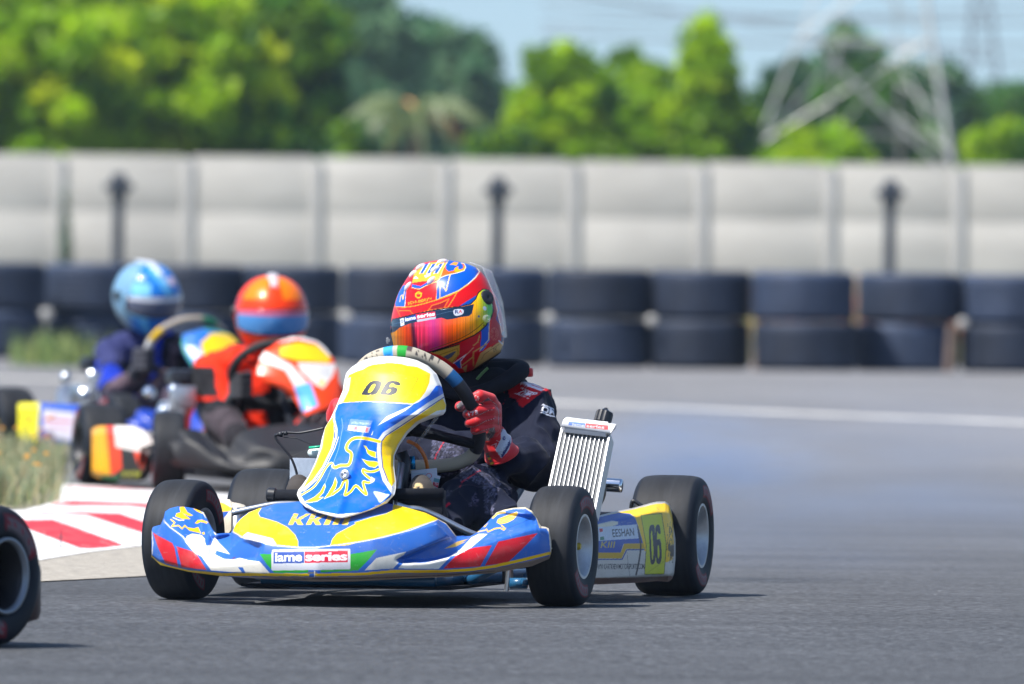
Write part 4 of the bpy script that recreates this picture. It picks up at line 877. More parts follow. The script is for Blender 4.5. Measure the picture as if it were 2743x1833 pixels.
def chassis(root, tube, cheap=False):
    mb = MB(); r_ = .014
    for s_ in (-1, 1):
        mb.tube(crs([(s_ * .30, 1.02, .10), (s_ * .30, .8, .055), (s_ * .27, .5, .055), (s_ * .20, .1, .055), (s_ * .24, -.05, .06), (s_ * .30, 0, .10)], 4), r_, 8)
        mb.tube([(s_ * .20, .0, .055), (s_ * .17, -.22, .055)], r_, 8)
        mb.tube([(s_ * .27, .30, .05), (s_ * .37, .32, .07), (s_ * .40, .68, .07), (s_ * .28, .70, .05)], .010, 8)
    mb.tube([(-.24, -.02, .06), (.24, -.02, .06)], r_, 8); mb.tube([(-.19, -.22, .055), (.19, -.22, .055)], r_, 8); mb.tube([(-.29, .9, .06), (.29, .9, .06)], r_, 8); mb.tube([(-.22, .3, .05), (.22, .3, .05)], r_, 8)
    mb.build('frame', tube, root, True)
    MB().box((0, .12, .040), (.46, .72, .006)).build('floor_tray', M['blackm'], root)
    MB().tube([(-.46, .965, .134), (.46, .965, .134)], .015, 12).build('axle', M['steel'], root, True)
    mb = MB().tube(crs([(-.40, 1.06, .10), (-.36, 1.13, .12), (0, 1.15, .12), (.36, 1.13, .12), (.40, 1.06, .10)], 4), .02, 10)
    for z in (.085, .155): mb.tube([(-.46, 1.14, z), (.46, 1.14, z)], .026, 10)
    mb.build('rear_bumper', M['black'], root, True)
def seat(root):
    nu, nv = 24, 18; P = np.zeros((nv, nu, 3))
    for i in range(nv):
        t = i / (nv - 1)
        for j in range(nu):
            u = j / (nu - 1) * 2 - 1
            y = .42 + .36 * sm(t * 1.1) + .10 * t; z = .05 + .27 * max(0, t - .18) ** 1.05; hw = .165 + .02 * math.sin(t * 3)
            P[i, j] = (u * hw, y - .10 * abs(u) ** 3 * t, z + (1 - t * .6) * .13 * abs(u) ** 3)
    grid_obj('seat', P, M['black'], root, thick=.005)
def engine(root, cheap=False):
    mb = MB(); c = Vector((-.27, .66, .23)) if cheap else Vector((-.24, .66, .17))
    mb.box(c, (.09 if cheap else .12, .15, .11 if cheap else .15), bev=.02); mb.lathe([(-.04, .03), (.04, .03)] if cheap else [(-.055, .05), (.055, .05)], c + Vector((-.005, .01, 0)), (1, 0, 0), 20, True)
    for k in range(7): mb.box(c + Vector((0, -.10 - k * .012, .035 + k * .006)), (.075, .006, .07) if cheap else (.12, .006, .12), bev=.002)
    mb.build('engine', M['alu'], root)
    MB().tube(crs([c + Vector((0, -.14, .02)), c + Vector((-.02, -.2, -.02)), c + Vector((.0, .0, -.10)), c + Vector((.02, .25, -.02)), c + Vector((.06, .34, .02))], 5), [.02] * 8 + [.035] * 13, 12).build('exhaust_pipe', M['steel'], root, True)
    if cheap:
        for k_, (dx, dy, dz, r__) in enumerate(((-.06, -.12, .02, .022), (.03, -.14, .05, .018), (-.02, -.10, .09, .02), (.06, -.05, .10, .016), (-.08, .02, .08, .02), (-.04, -.15, -.05, .024))):
            MB().lathe([(-.02, r__ * .8), (-.015, r__), (.015, r__), (.02, r__ * .7), (.024, .001)], c + Vector((dx, dy, dz)), (dx * 3 - .2, -1, .4), 16).build('engine_fitting', M['chrome'], root)
    MB().box(c + Vector((.02, -.02, .13)), (.10, .10, .06), bev=.025).build('air_box', M['black'], root)
def steering_rim(root, fr, pts, r_, cols_at, name='steering_wheel', n=20, off=0):
    P3 = [fr.T(x, y, yl) for x, y, yl in pts]; C3 = crs(P3, 14); C3 = [Vector(p) for p in C3]; m = len(C3)
    ctr = sum(C3, Vector()) / m; V = np.zeros((m, n, 3)); cols = np.zeros((m, n, 3))
    px, py = fr.px(np.array([tuple(p) for p in C3])); L = np.concatenate([[0], np.cumsum(np.hypot(np.diff(px), np.diff(py)))])
    for i, p in enumerate(C3):
        t = (C3[min(i + 1, m - 1)] - C3[max(i - 1, 0)]).normalized(); a = (p - ctr); a = (a - t * a.dot(t)).normalized(); b = t.cross(a)
        for k in range(n):
            q = 2 * math.pi * k / n; V[i, k] = p + (a * math.cos(q) + b * math.sin(q)) * r_
    PX, PY = fr.px(V); cols[:] = cols_at(np.broadcast_to(px[:, None], PX.shape), np.broadcast_to(py[:, None], PY.shape), PX, PY)
    return grid_obj(name, V, M['grip'], root, cols, cu=True)

# ================================================================= THE MAIN KART
F = MAIN
kart = empty('racing_kart', (F.o[0], F.o[1], 0), F.rot, label='blue, yellow and white racing kart numbered 06 cornering in the foreground', cat='racing kart', group='racing karts on the track')
LV = M['livery']
NS = nose_shape(F); nose = body_panel('front_bumper', NS, wear(nose_art(), 410, 1470, 1360, 1550, 260), kart, LV, .006)
PS = panel_shape(F); pan = body_panel('number_panel', PS, wear(panel_art(), 800, 1190, 960, 1385, 70), kart, LV, .004, flip=True)
DS = pod_shape(F); pod = body_panel('side_pod', DS, wear(pod_art(), 1560, 1805, 1350, 1560, 70), kart, LV, .03)
# the other pod: front end measured, body behind it
xs = np.linspace(583, 668, 70); v = np.linspace(0, 1, 60)[:, None]
yt = lerpc(xs, [(583, 1352), (590, 1342), (600, 1338), (615, 1338), (622, 1345), (642, 1349), (655, 1353), (668, 1366)]); yb = lerpc(xs, [(583, 1436), (612, 1430), (625, 1412), (640, 1396), (668, 1369)])
px = np.broadcast_to(xs, (60, 70)).copy(); py = yb + (yt - yb) * v
cvp = Canvas(575, 1330, 675, 1440, (216, 206, 184), 3); cvp.poly(z3([(825, 185), (870, 190), (972, 250), (962, 272), (850, 288), (825, 280)]), (238, 190, 20)); cvp.poly(z3([(820, 292), (935, 280), (880, 350), (862, 410), (830, 400)]), (30, 80, 170)); cvp.line(z3([(1000, 180), (960, 215), (980, 240)]), .8, (150, 120, 90))
ylp = .16 + .05 * np.abs(np.linspace(-1, 1, 70))[None, :] ** 2 + .05 * v ** 4 + 0 * px
body_panel('side_pod', (px, py, F.Tn(px, py, ylp)), cvp, kart, LV, .03)
MB().box((-.42, .46, .115), (.13, .52, .14), bev=.04).build('side_pod', mat('pod_blue', (.02, .07, .35), rough=.35, coat=.3, dirt=.3), kart)
# wheels
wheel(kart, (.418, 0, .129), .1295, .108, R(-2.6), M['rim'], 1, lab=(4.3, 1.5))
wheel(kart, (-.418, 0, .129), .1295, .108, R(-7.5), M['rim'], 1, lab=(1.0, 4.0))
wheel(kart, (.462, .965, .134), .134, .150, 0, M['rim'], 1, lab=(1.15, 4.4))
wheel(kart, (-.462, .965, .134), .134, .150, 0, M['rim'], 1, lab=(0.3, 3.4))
chassis(kart, M['bluetube']); seat(kart); engine(kart)
# front axle details seen under the nose
for s_ in (-1, 1):
    mb = MB(); mb.tube([(s_ * .30, 0, .05), (s_ * .30, 0, .20)], .012, 10); mb.tube([(s_ * .30, 0, .128), (s_ * .40, 0, .128)], .012, 10); mb.tube([(s_ * .30, .02, .10), (s_ * .08, .07, .09)], .006, 8)
    mb.build('stub_axle', M['steel'], kart, True)
mb = MB(); mb.tube([F.T(1366, 1563, -.06), F.T(1412, 1563, -.06)], .012, 12); mb.tube([F.T(1398, 1561, -.075), F.T(1415, 1561, -.075)], .006, 8); mb.build('hub_carrier', M['bluetube'], kart, True)
MB().tube([F.T(1362, 1528, -.09), F.T(1356, 1584, -.09)], .005, 8).build('bracket', M['steel'], kart)
# brake and pedal bar, bumper hoop
MB().tube([F.T(738, 1327, -.09), F.T(1187, 1323, -.09)], .0125, 14).build('cross_bar', M['blackm'], kart, True)
MB().lathe([(0, .013), (.003, .0155), (.017, .0155), (.021, .012)], F.T(716, 1325, -.09), F.T(738, 1327, -.09) - F.T(716, 1325, -.09), 16, True).build('bar_cap', M['black'], kart)
MB().box(F.T(1126, 1350, -.085), (.10, .012, .044), bev=.003).build('bracket', M['blackm'], kart)
MB().box(F.T(1183, 1352, -.07), (.012, .03, .06), bev=.002).build('bracket', M['black'], kart)
MB().tube(crs([F.T(1060, 1352, -.13), F.T(1090, 1361, -.12), F.T(1125, 1365, -.11), F.T(1162, 1379, -.10), F.T(1200, 1398, -.09), F.T(1250, 1423, -.08), F.T(1285, 1437, -.07)], 5), .0068, 12).build('bumper_hoop', M['steel'], kart, True)
MB().tube(crs([F.T(620, 1375, -.13), F.T(680, 1362, -.12), F.T(740, 1351, -.11), F.T(800, 1350, -.10)], 5), .0068, 12).build('bumper_hoop', M['steel'], kart, True)
MB().tube([F.T(1075, 1245, .03), F.T(1066, 1300, -.02), F.T(1062, 1362, -.09)], .0085, 12).build('panel_bracket', M['steel'], kart, True)
MB().tube([F.T(1170, 1118, .04), F.T(1128, 1175, .08), F.T(1102, 1205, .10)], .0055, 8, squash=.35).build('panel_bracket', M['clear'], kart, True)
MB().lathe([(0, .011), (.004, .011), (.006, .006), (.002, .004)], F.T(924, 1273, -.207), (-.15, -1, .35), 20, True).build('panel_bolt', M['steel'], kart)
MB().lathe([(0, .006), (.008, .006), (.010, .003)], F.T(1162, 1080, .02), (.1, -1, .2), 12, True).build('panel_bolt', M['steel'], kart)
MB().tube(crs([F.T(1092, 1182, .1), F.T(1118, 1195, .09), F.T(1138, 1225, .09), F.T(1145, 1255, .1)], 5), .0042, 10).build('fuel_hose', M['orange'], kart, True)
MB().tube([F.T(1104, 1222, .06), F.T(1106, 1258, .06)], .0065, 12).build('column_clamp', mat('anodised_blue', (.01, .22, .45), rough=.25, metal=.7), kart, True)
MB().tube([F.T(1075, 1212, .05), F.T(1085, 1240, .05), F.T(1070, 1330, -.02)], .014, 12).build('steering_column', M['black'], kart, True)
# cables on the right-hand side
mb = MB(); q = n7
def cab(pts, r_, yl=.16): mb.tube(crs([F.T(x, y, yl) for x, y in q(pts)], 6), r_, 8)
cab([(235, 345), (285, 312), (385, 292), (600, 300), (800, 268), (1010, 222)], .0026); cab([(235, 320), (225, 370), (300, 480), (450, 660), (530, 820), (575, 990), (560, 1100), (470, 1180)], .0028); cab([(360, 370), (450, 375), (560, 384), (700, 440), (860, 497)], .0011); cab([(450, 690), (600, 630), (820, 545)], .0006)
mb.tube([F.T(*q([(270, 312)])[0], .16), F.T(*q([(345, 330)])[0], .16)], .0058, 10); mb.tube([F.T(*q([(365, 310)])[0], .16), F.T(*q([(420, 300)])[0], .16)], .0048, 10)
mb.build('cables', M['black'], kart, True)
MB().ell(F.T(850, 1213, .14), (.022, .016, .013)).build('reservoir', mat('reservoir_plastic', (.72, .84, .80), rough=.3), kart, True)
MB().tube([F.T(828, 1200, .12), F.T(868, 1196, .12)], .003, 8).build('reservoir_strap', mat('green_plastic', (.02, .45, .25), rough=.35), kart, True)
# two paper cards tucked beside the column
def card(name, pts, yl, canv, parent=kart):
    a, b, c_, d = [np.array(F.T(x, y, yl)) for x, y in pts]; nu = 40; u = np.linspace(0, 1, nu)[None, :, None]; vv_ = np.linspace(0, 1, nu)[:, None, None]
    P = (a * (1 - u) + b * u) * (1 - vv_) + (d * (1 - u) + c_ * u) * vv_; pxx, pyy = F.px(P)
    return grid_obj(name, P, mat('card', attr=True, rough=.5), parent, canv.get(pxx, pyy), thick=.0008, flip=True)
cc = Canvas(1090, 1250, 1185, 1315, (186, 192, 206), 4); cc.ell(1149, 1275, 8, 7, (190, 40, 60)); cc.ell(1149, 1275, 6.4, 5.4, (186, 192, 206)); cc.poly([(1163, 1280), (1179, 1284), (1177, 1294), (1161, 1290)], (90, 140, 150)); cc.poly([(1161, 1291), (1177, 1295), (1174, 1308), (1159, 1300)], (180, 20, 50)); cc.text('TH', (1163, 1300), (11, 2), (1, -7), (230, 220, 225)); cc.line([(1103, 1270), (1148, 1268)], 1, (120, 170, 180))
card('race_card', [(1101, 1261), (1170, 1254), (1172, 1300), (1102, 1300)], .03, cc); card('race_card', [(1142, 1267), (1180, 1276), (1172, 1308), (1136, 1300)], .026, cc)
# steering wheel
def grip_cols(cx, cy, PX, PY):
    c = np.empty(PX.shape + (3,)); c[:] = lin((172, 163, 146)); top = cy < 1110
    c[(cx > 1031.5) & (cx < 1055.5) & top] = lin((30, 150, 225)); c[(cx > 1067) & (cx < 1091) & top] = lin((4, 150, 40)); c[(cx > 1091) & (cx < 1100) & (PY < 942) & top] = lin((70, 50, 54))
    blk = (cx > 1203) & (cy < 1207) ; c[blk] = lin((30, 32, 40)); c[(cx > 1203) & (cx < 1226) & (cy < 1060)] = lin((8, 84, 140))
    T_ = Canvas(930, 910, 1320, 1260, (0, 0, 0), 4)
    for ch, x, y, ax_, ay_ in (('K', 1110, 953, 16, 4), ('A', 1129, 958, 16, 6), ('R', 1148, 964, 15, 7), ('T', 1165, 972, 14, 8)): T_.text(ch, (x, y), (ax_ * .8, ay_ * .8), (ay_ * .95, -15), (255, 255, 255), off=.03)
    for ch, x, y, ax_, ay_ in (('O', 976, 975, 12, -8), ('N', 991, 964, 12, -6), ('G', 1008, 955, 13, -5)): T_.text(ch, (x, y), (ax_ * .8, ay_ * .8), (-ay_ * .95 - 9, -14), (255, 255, 255), off=.01)
    m_ = T_.get(PX, PY)[..., 0] > .5; c[m_ & top] = lin((50, 48, 52)); return c
SW = [(946, 1085, .16), (948, 1040, .14), (958, 1003, .125), (985, 970, .11), (1020, 952, .10), (1060, 944, .098), (1100, 947, .10), (1145, 965, .11), (1185, 988, .12), (1220, 1020, .13), (1250, 1062, .145), (1272, 1105, .165), (1283, 1150, .185), (1280, 1190, .20), (1262, 1222, .215), (1225, 1241, .22), (1180, 1248, .225), (1130, 1250, .225), (1060, 1250, .225), (1000, 1240, .22), (960, 1200, .205), (945, 1140, .18), (946, 1085, .16)]
sw = steering_rim(kart, F, SW, .0148, grip_cols)
mb = MB(); hubp = F.T(1105, 1150, .17)
for (x, y, yl) in ((1270, 1190, .20), (960, 1180, .20), (1040, 965, .11)):
    e = F.T(x, y, yl); d_ = Vector(e) - Vector(hubp); mb.tube([hubp, Vector(hubp) + d_ * .55, e], [.030, .022, .022], 12, squash=.5)
mb.build('spokes', M['blackm'], sw)
# radiator with its tank and cap
rad = empty('radiator', (0, 0, 0)); rad.parent = kart
a, b, c_, d = [np.array(F.T(*p)) for p in ((1505, 1152, .42), (1632, 1166, .405), (1592, 1372, .29), (1463, 1345, .305))]
nrm = np.cross(b - a, d - a); nrm /= np.linalg.norm(nrm); nrm = nrm if nrm[1] > 0 else -nrm
pt = lambda u, v_, n_: (a * (1 - u) + b * u) * (1 - v_) + (d * (1 - u) + c_ * u) * v_ + nrm * n_
def slab(mb, u0, u1, v0, v1, n0, n1): mb.add([pt(u, v_, n_) for u in (u0, u1) for v_ in (v0, v1) for n_ in (n0, n1)], [(0, 1, 3, 2), (4, 6, 7, 5), (0, 4, 5, 1), (2, 3, 7, 6), (0, 2, 6, 4), (1, 5, 7, 3)])
finm = mat('radiator_fins', (.18, .185, .19), rough=.7, metal=.0, var=.6, vscale=700, bump=1, bscale=900, bdist=.002, stretch=(.5, .5, 1))
mb = MB(); slab(mb, .02, .98, 0, 1, .003, .030); mb.build('core', finm, rad)
mb = MB()
for k in range(12): u = .012 + k * .976 / 11; slab(mb, u - .006, u + .006, .0, 1, -.001, .003)
slab(mb, -.02, .0, -.02, 1, -.002, .034); slab(mb, 1.0, 1.02, -.02, 1, -.002, .034); mb.build('tubes', mat('radiator_tube', (.50, .51, .53), rough=.35, metal=.4), rad)
nv_, nu_ = 50, 160; P = np.zeros((nv_, nu_, 3)); tl, tr, br_, bl_ = [np.array(F.T(*p)) for p in ((1519, 1119, .42), (1629, 1131, .405), (1637, 1163, .395), (1504, 1144, .41))]
for i in range(nv_):
    for j in range(nu_):
        u, v_ = j / (nu_ - 1), i / (nv_ - 1); P[i, j] = (tl * (1 - u) + tr * u) * (1 - v_) + (bl_ * (1 - u) + br_ * u) * v_ - nrm * .008 * math.sin(math.pi * v_) ** .5
ct = Canvas(1495, 1110, 1650, 1170, (226, 228, 232), 5); rr_ = zo(1450, 1080, 8)
ct.poly(rr_([(590, 382), (945, 418), (940, 505), (580, 475)]), (120, 145, 215)); ct.poly(rr_([(952, 420), (1440, 470), (1425, 575), (945, 525)]), (236, 100, 100)); ct.text('iame', rr_([(665, 488)])[0], (265 / 8, 3.5), (.3, -62 / 8), (225, 230, 245), off=.02); ct.text('series', rr_([(965, 520)])[0], (385 / 8, 4.4), (.3, -62 / 8), (250, 232, 232), off=.02)
grid_obj('tank', P, mat('tank_paint', attr=True, rough=.35, metal=.1, coat=.3), rad, ct.get(*F.px(P)), thick=.034, flip=True, off=-1)
mb = MB(); pts = []; c0 = Vector(F.T(1613, 1133, .43)); c1 = Vector(F.T(1622, 1100, .44)); axv = (c1 - c0).normalized(); e1, e2 = frame_of(axv)
n_ = 48
for h_, s_ in ((0, 1), (.6, 1), (.85, .97), (1.0, .55), (1.12, .25), (1.2, .2)):
    for k in range(n_): t = 2 * math.pi * k / n_; r_ = .0185 * s_ * (1 + (.05 if (k // 3) % 2 else -.05) * (s_ > .9)); pts.append(c0 + (c1 - c0) * h_ + (e1 * math.cos(t) + e2 * math.sin(t)) * r_)
fc = [(i * n_ + k, i * n_ + (k + 1) % n_, (i + 1) * n_ + (k + 1) % n_, (i + 1) * n_ + k) for i in range(5) for k in range(n_)] + [tuple(5 * n_ + k for k in range(n_))]
mb.add(pts, fc); mb.build('filler_cap', M['black'], rad)
MB().lathe([(-.05, .0152), (.018, .0152), (.022, .0145), (.0225, .001)], F.T(1640, 1300, .74), (1, 0, -.05), 28).build('silencer_tip', M['chrome'], kart, True)
MB().tube(crs([F.T(1607, 1285, .66), F.T(1612, 1320, .66), F.T(1603, 1345, .66)], 5), .010, 10).build('water_hose', M['black'], kart, True)
MB().tube(crs([F.T(1690, 1362, .84), F.T(1693, 1346, .84), F.T(1700, 1343, .84), F.T(1722, 1358, .84)], 5), .0045, 8).build('pod_strap', M['black'], kart, True)
# ================================================================= THE DRIVER OF KART 06
def vnoise(V, sc, seed=0):
    return np.array([mnoise.noise(Vector((p[0] * sc + seed, p[1] * sc, p[2] * sc))) for p in V])
def tris(F):
    return np.array(F) if all(len(f) == 4 for f in F[:50]) and len({len(f) for f in F}) == 1 else F
def suit_body(fr, J, voxel, wr=.006, extra=None):
    """J: joints in frame coordinates -> one continuous clothed figure"""
    mb = MB(); c = mb.capsule; V_ = Vector
    pel, chest, neck, hd = V_(J['pelvis']), V_(J['chest']), V_(J['neck']), V_(J['head'])
    tw = J.get('tw', 1.0)
    mb.chain([(pel + V_((-.07, 0, 0)), .095 * tw), (pel + V_((.07, 0, 0)), .095 * tw)])
    mb.chain([(pel, .115 * tw), ((pel + chest) / 2, .112 * tw), (chest, .118 * tw), (neck + V_((0, .02, -.04)), .075), (neck, .060), (hd, .055)])
    sh = [V_(J['sh_l']), V_(J['sh_r'])]
    mb.chain([(sh[0], .062), (chest + V_((.03, 0, .05)), .10 * tw), (chest + V_((-.03, 0, .05)), .10 * tw), (sh[1], .062)])
    mb.chain([(sh[0], .060), ((sh[0] + neck) / 2, .062), (neck, .055)]); mb.chain([(sh[1], .060), ((sh[1] + neck) / 2, .062), (neck, .055)])
    mb.chain([((pel + chest) / 2 + V_((.05, 0, 0)), .09 * tw), (sh[0] - V_((.01, 0, .05)), .07)]); mb.chain([((pel + chest) / 2 - V_((.05, 0, 0)), .09 * tw), (sh[1] - V_((-.01, 0, .05)), .07)])
    for s_ in 'lr':
        S_, E, Wr = V_(J['sh_' + s_]), V_(J['el_' + s_]), V_(J['wr_' + s_])
        mb.chain([(S_, .062), (S_.lerp(E, .35), .057), (S_.lerp(E, .75), .050), (E, .046), (E.lerp(Wr, .3), .044), (E.lerp(Wr, .75), .035), (Wr, .029)])
        Hp, K, A, T = V_(J['hip_' + s_]), V_(J['kn_' + s_]), V_(J['an_' + s_]), V_(J['toe_' + s_])
        mb.chain([(Hp, .082), (Hp.lerp(K, .5), .074), (K, .058), (K.lerp(A, .3), .054), (K.lerp(A, .8), .040), (A, .037), (T, .028)])
    if extra: extra(mb)
    V, N, Fc = fuse(mb, voxel, 10)
    n1 = vnoise(V, 14) ; n2 = vnoise(V * [1, 1, 1], 32, 7); fold = (1 - np.abs(vnoise(V, 11, 3)) * 2.2)
    d = wr * (n1 * .6 + n2 * .35 + np.clip(fold, 0, 1) ** 3 * 1.0 - .35)
    return V + N * d[:, None], N, Fc
# --- helmet measured by its outline: sections are ellipses round a leaning axis
HR = [(696.5, 1178, 1196), (699, 1160, 1216), (705, 1130, 1245), (712, 1116, 1265), (720, 1109, 1281), (732, 1099, 1292), (747, 1089, 1304), (760, 1081, 1311), (775, 1072, 1318), (800, 1061, 1332), (834, 1052, 1343), (855, 1048, 1348), (875, 1046, 1350), (900, 1048, 1351), (928, 1055, 1348), (943, 1062, 1344), (960, 1074, 1322), (975, 1090, 1300), (990, 1120, 1276), (1003, 1165, 1252), (1007, 1185, 1240)]
def helmet_shell(fr, yl0, depth, rows=HR, nv=240, nu=420, grow=0.0, y0=None, y1=None, u0=0, u1=2 * np.pi, conv=lambda x, y: (x, y)):
    a0, a1 = rows[0][0], rows[-1][0]; a0 = y0 or a0; a1 = y1 or a1
    t = np.linspace(0, np.pi, nv) if (y0 is None and y1 is None) else np.linspace(0, np.pi, nv)
    ys = (a0 + a1) / 2 - (a1 - a0) / 2 * np.cos(t) if y0 is None else np.linspace(a0, a1, nv)
    L = np.interp(ys, [r[0] for r in rows], [r[1] for r in rows]); Rr = np.interp(ys, [r[0] for r in rows], [r[2] for r in rows])
    if y0 is None: L, Rr = blur(L, 14, (0,)), blur(Rr, 14, (0,))
    cx = (L + Rr) / 2; hw = (Rr - L) / 2
    full = (rows[-1][0] - rows[0][0]) / 2; mid = (rows[-1][0] + rows[0][0]) / 2
    dm = depth * np.clip(1 - np.abs((ys - mid) / full) ** 2.6, 0.0, 1) ** .5
    u = np.linspace(u0, u1, nu, endpoint=(u1 - u0) < 6.2); cu, su = np.cos(u)[None, :], np.sin(u)[None, :]
    e = 1.0
    px = cx[:, None] + hw[:, None] * np.sign(cu) * np.abs(cu) ** e * (1 + grow / 150); py = ys[:, None] + 0 * cu
    yl = yl0 + dm[:, None] * su + np.sign(su) * grow / 1225
    X, Y = conv(px, py)
    return px, py, yl, fr.Tn(X, Y, yl), su
VT_ = [(1046, 872), (1053, 857), (1075, 852), (1120, 841), (1170, 831), (1230, 823), (1262, 816), (1275, 803), (1283, 785), (1294, 776), (1308, 778), (1316, 800), (1320, 830)]
VB_ = [(1046, 885), (1055, 930), (1075, 945), (1110, 950), (1150, 942), (1190, 930), (1230, 915), (1270, 897), (1285, 886), (1300, 872), (1315, 850), (1320, 832)]
z6h, z6v = zo(1020, 680, 6), zo(1020, 880, 6)
def helmet_art():
    c = Canvas(1035, 688, 1365, 1015, (206, 16, 28), 3.4); hb = (4, 82, 186); GD = (196, 160, 74); G2 = (222, 190, 110); rd = (214, 14, 22)
    c.poly(z6h([(920, 420), (960, 380), (1000, 220), (1060, 100), (1200, 80), (1350, 100), (1500, 190), (1570, 280), (1500, 400), (1400, 480), (1240, 600), (1100, 660), (940, 725), (890, 740), (900, 600)]), hb)
    c.poly(z6h([(1590, 310), (1700, 390), (1720, 440), (1680, 540), (1560, 600), (1400, 730), (1280, 830), (1230, 850), (1090, 862), (1170, 720), (1250, 600), (1400, 490), (1520, 380)]), rd)
    c.line(z6h([(940, 725), (1100, 660), (1240, 602), (1400, 492), (1520, 385), (1590, 290), (1520, 190)]), 3.4, G2); c.line(z6h([(1400, 488), (1520, 378), (1588, 285), (1520, 185), (1400, 125)]), 2, (230, 230, 235))
    # flame scroll
    c.poly(z6h([(955, 385), (1000, 250), (1050, 190), (1045, 245), (1090, 285), (1170, 270), (1195, 225), (1240, 200), (1230, 235), (1270, 255), (1320, 235), (1325, 190), (1290, 150), (1340, 160), (1365, 215), (1340, 270), (1240, 305), (1120, 330), (1040, 350)]), (226, 90, 10)); c.poly(z6h([(1100, 180), (1180, 130), (1250, 140), (1215, 190), (1150, 175)]), (236, 150, 10))
    c.poly(z6h([(1190, 235), (1250, 200), (1240, 240), (1285, 262), (1335, 235), (1345, 190), (1365, 220), (1335, 272), (1240, 300), (1180, 285)]), (240, 160, 10))
    c.line(z6h([(960, 385), (1045, 350), (1130, 328), (1240, 303), (1340, 270), (1366, 215), (1340, 160), (1290, 150)]), 1.6, (236, 220, 180))
    # N
    c.line(z6h([(945, 720), (960, 450)]), 2.2, G2); c.line(z6h([(955, 450), (1048, 600)]), 2.4, G2); c.line(z6h([(1048, 600), (1112, 340)]), 3, G2)
    c.line(z6h([(885, 740), (905, 440), (935, 420), (1000, 240), (1080, 110)]), 3, G2); c.line(z6h([(915, 735), (935, 430)]), 2, hb)
    # crown graphics between the vents
    c.poly(z6h([(500, 470), (540, 300), (640, 200), (800, 140), (960, 120), (1050, 150), (990, 250), (920, 410), (860, 430), (700, 440)]), (214, 160, 40))
    for x0 in (620, 735, 850): c.poly(z6h([(x0, 320), (x0 + 90, 170), (x0 + 160, 150), (x0 + 60, 310)]), (20, 80, 180)); c.line(z6h([(x0 + 62, 312), (x0 + 162, 148)]), 2, (225, 226, 230)); c.line(z6h([(x0, 320), (x0 + 88, 170)]), 1.6, (225, 226, 230))
    c.poly(z6h([(500, 490), (640, 520), (760, 450), (870, 430), (780, 500), (640, 560), (500, 545)]), hb); c.line(z6h([(500, 548), (615, 575), (720, 520), (860, 460), (905, 440)]), 2.4, G2); c.poly(z6h([(560, 360), (610, 400), (520, 400)]), (200, 225, 240)); c.poly(z6h([(700, 350), (790, 320), (800, 345), (720, 385)]), (200, 225, 240))
    # forehead
    c.poly(z6h([(405, 580), (500, 550), (615, 578), (720, 522), (865, 462), (905, 455), (888, 738), (700, 790), (540, 830), (385, 848)]), rd); c.line(z6h([(405, 540), (385, 850)]), 2, (226, 220, 222))
    c.poly(z6h([(385, 500), (410, 560), (380, 850), (240, 850), (230, 800), (290, 620), (350, 520)]), (22, 92, 200)); c.line(z6h([(305, 770), (320, 680), (345, 660), (355, 740), (385, 590)]), 2, G2)
    c.line(z6h([(230, 850), (380, 862), (540, 840), (700, 800), (900, 742), (1100, 672), (1235, 612)]), 2.6, (230, 150, 30))
    c.line(z6h([(240, 850), (320, 1020)]), 1.8, (220, 110, 30)); c.line(z6h([(290, 920), (470, 915), (510, 965)]), 2, (230, 130, 30)); c.line(z6h([(770, 905), (820, 830), (960, 790), (1100, 720), (1020, 870)]), 2.2, (230, 120, 30)); c.line(z6h([(1220, 630), (1170, 720), (1075, 868)]), 2.2, (230, 150, 40)); c.line(z6h([(330, 1025), (560, 965), (800, 905), (1020, 870), (1240, 850)]), 1.8, (230, 130, 40))
    c.poly(z6h([(830, 840), (960, 800), (1060, 765), (1000, 865), (800, 895)]), (150, 14, 30))
    c.ell(1121, 790.5, 9.2, 9, (232, 170, 20)); c.ell(1121, 790.5, 6, 5.8, rd); c.line([(1113, 788), (1130, 786)], 2.4, (232, 170, 20)); c.text('SCHUBERTH', z6h([(436, 822)])[0], (380 / 6, -75 / 6), (-.5, -46 / 6), (232, 170, 20), off=.012)
    # side behind the visor, then chin
    c.poly(z6h([(1250, 850), (1420, 740), (1560, 655), (1600, 660), (1580, 730), (1500, 810), (1300, 850)]), hb)
    c.poly(z6h([(1790, 700), (1900, 760), (2000, 1100), (1990, 1250), (1900, 1400), (1740, 1480), (1780, 1100)]), (176, 40, 56)); c.line(z6h([(1850, 760), (1900, 900), (1860, 1050), (1930, 1150)]), 3, (70, 80, 150)); c.line(z6h([(1900, 850), (1870, 950), (1890, 1080)]), 2, (70, 80, 150))
    for r_ in (11, 8, 5): c.ell(1020 + 1825 / 6, 680 + 1290 / 6, r_, r_ * 1.5, (206, 120, 110)); c.ell(1020 + 1825 / 6, 680 + 1290 / 6, r_ - 1, r_ * 1.5 - 1, (170, 34, 50))
    c.poly(z6h([(1620, 1230), (1740, 1100), (1750, 1400), (1640, 1560), (1590, 1570), (1610, 1300)]), (16, 84, 190)); c.line(z6h([(1745, 1090), (1735, 1380), (1590, 1560)]), 2.6, (196, 190, 170))
    c.poly(z6v([(770, 380), (1270, 255), (1260, 420), (1160, 560), (950, 430)]), (190, 150, 56)); c.poly(z6v([(1000, 460), (1180, 370), (1215, 370), (1150, 450), (1080, 500)]), (70, 76, 96)); c.line(z6v([(940, 430), (1240, 320), (1240, 440), (1150, 540)]), 2.4, (150, 112, 30)); c.line(z6v([(840, 380), (1260, 258)]), 3, (40, 30, 40))
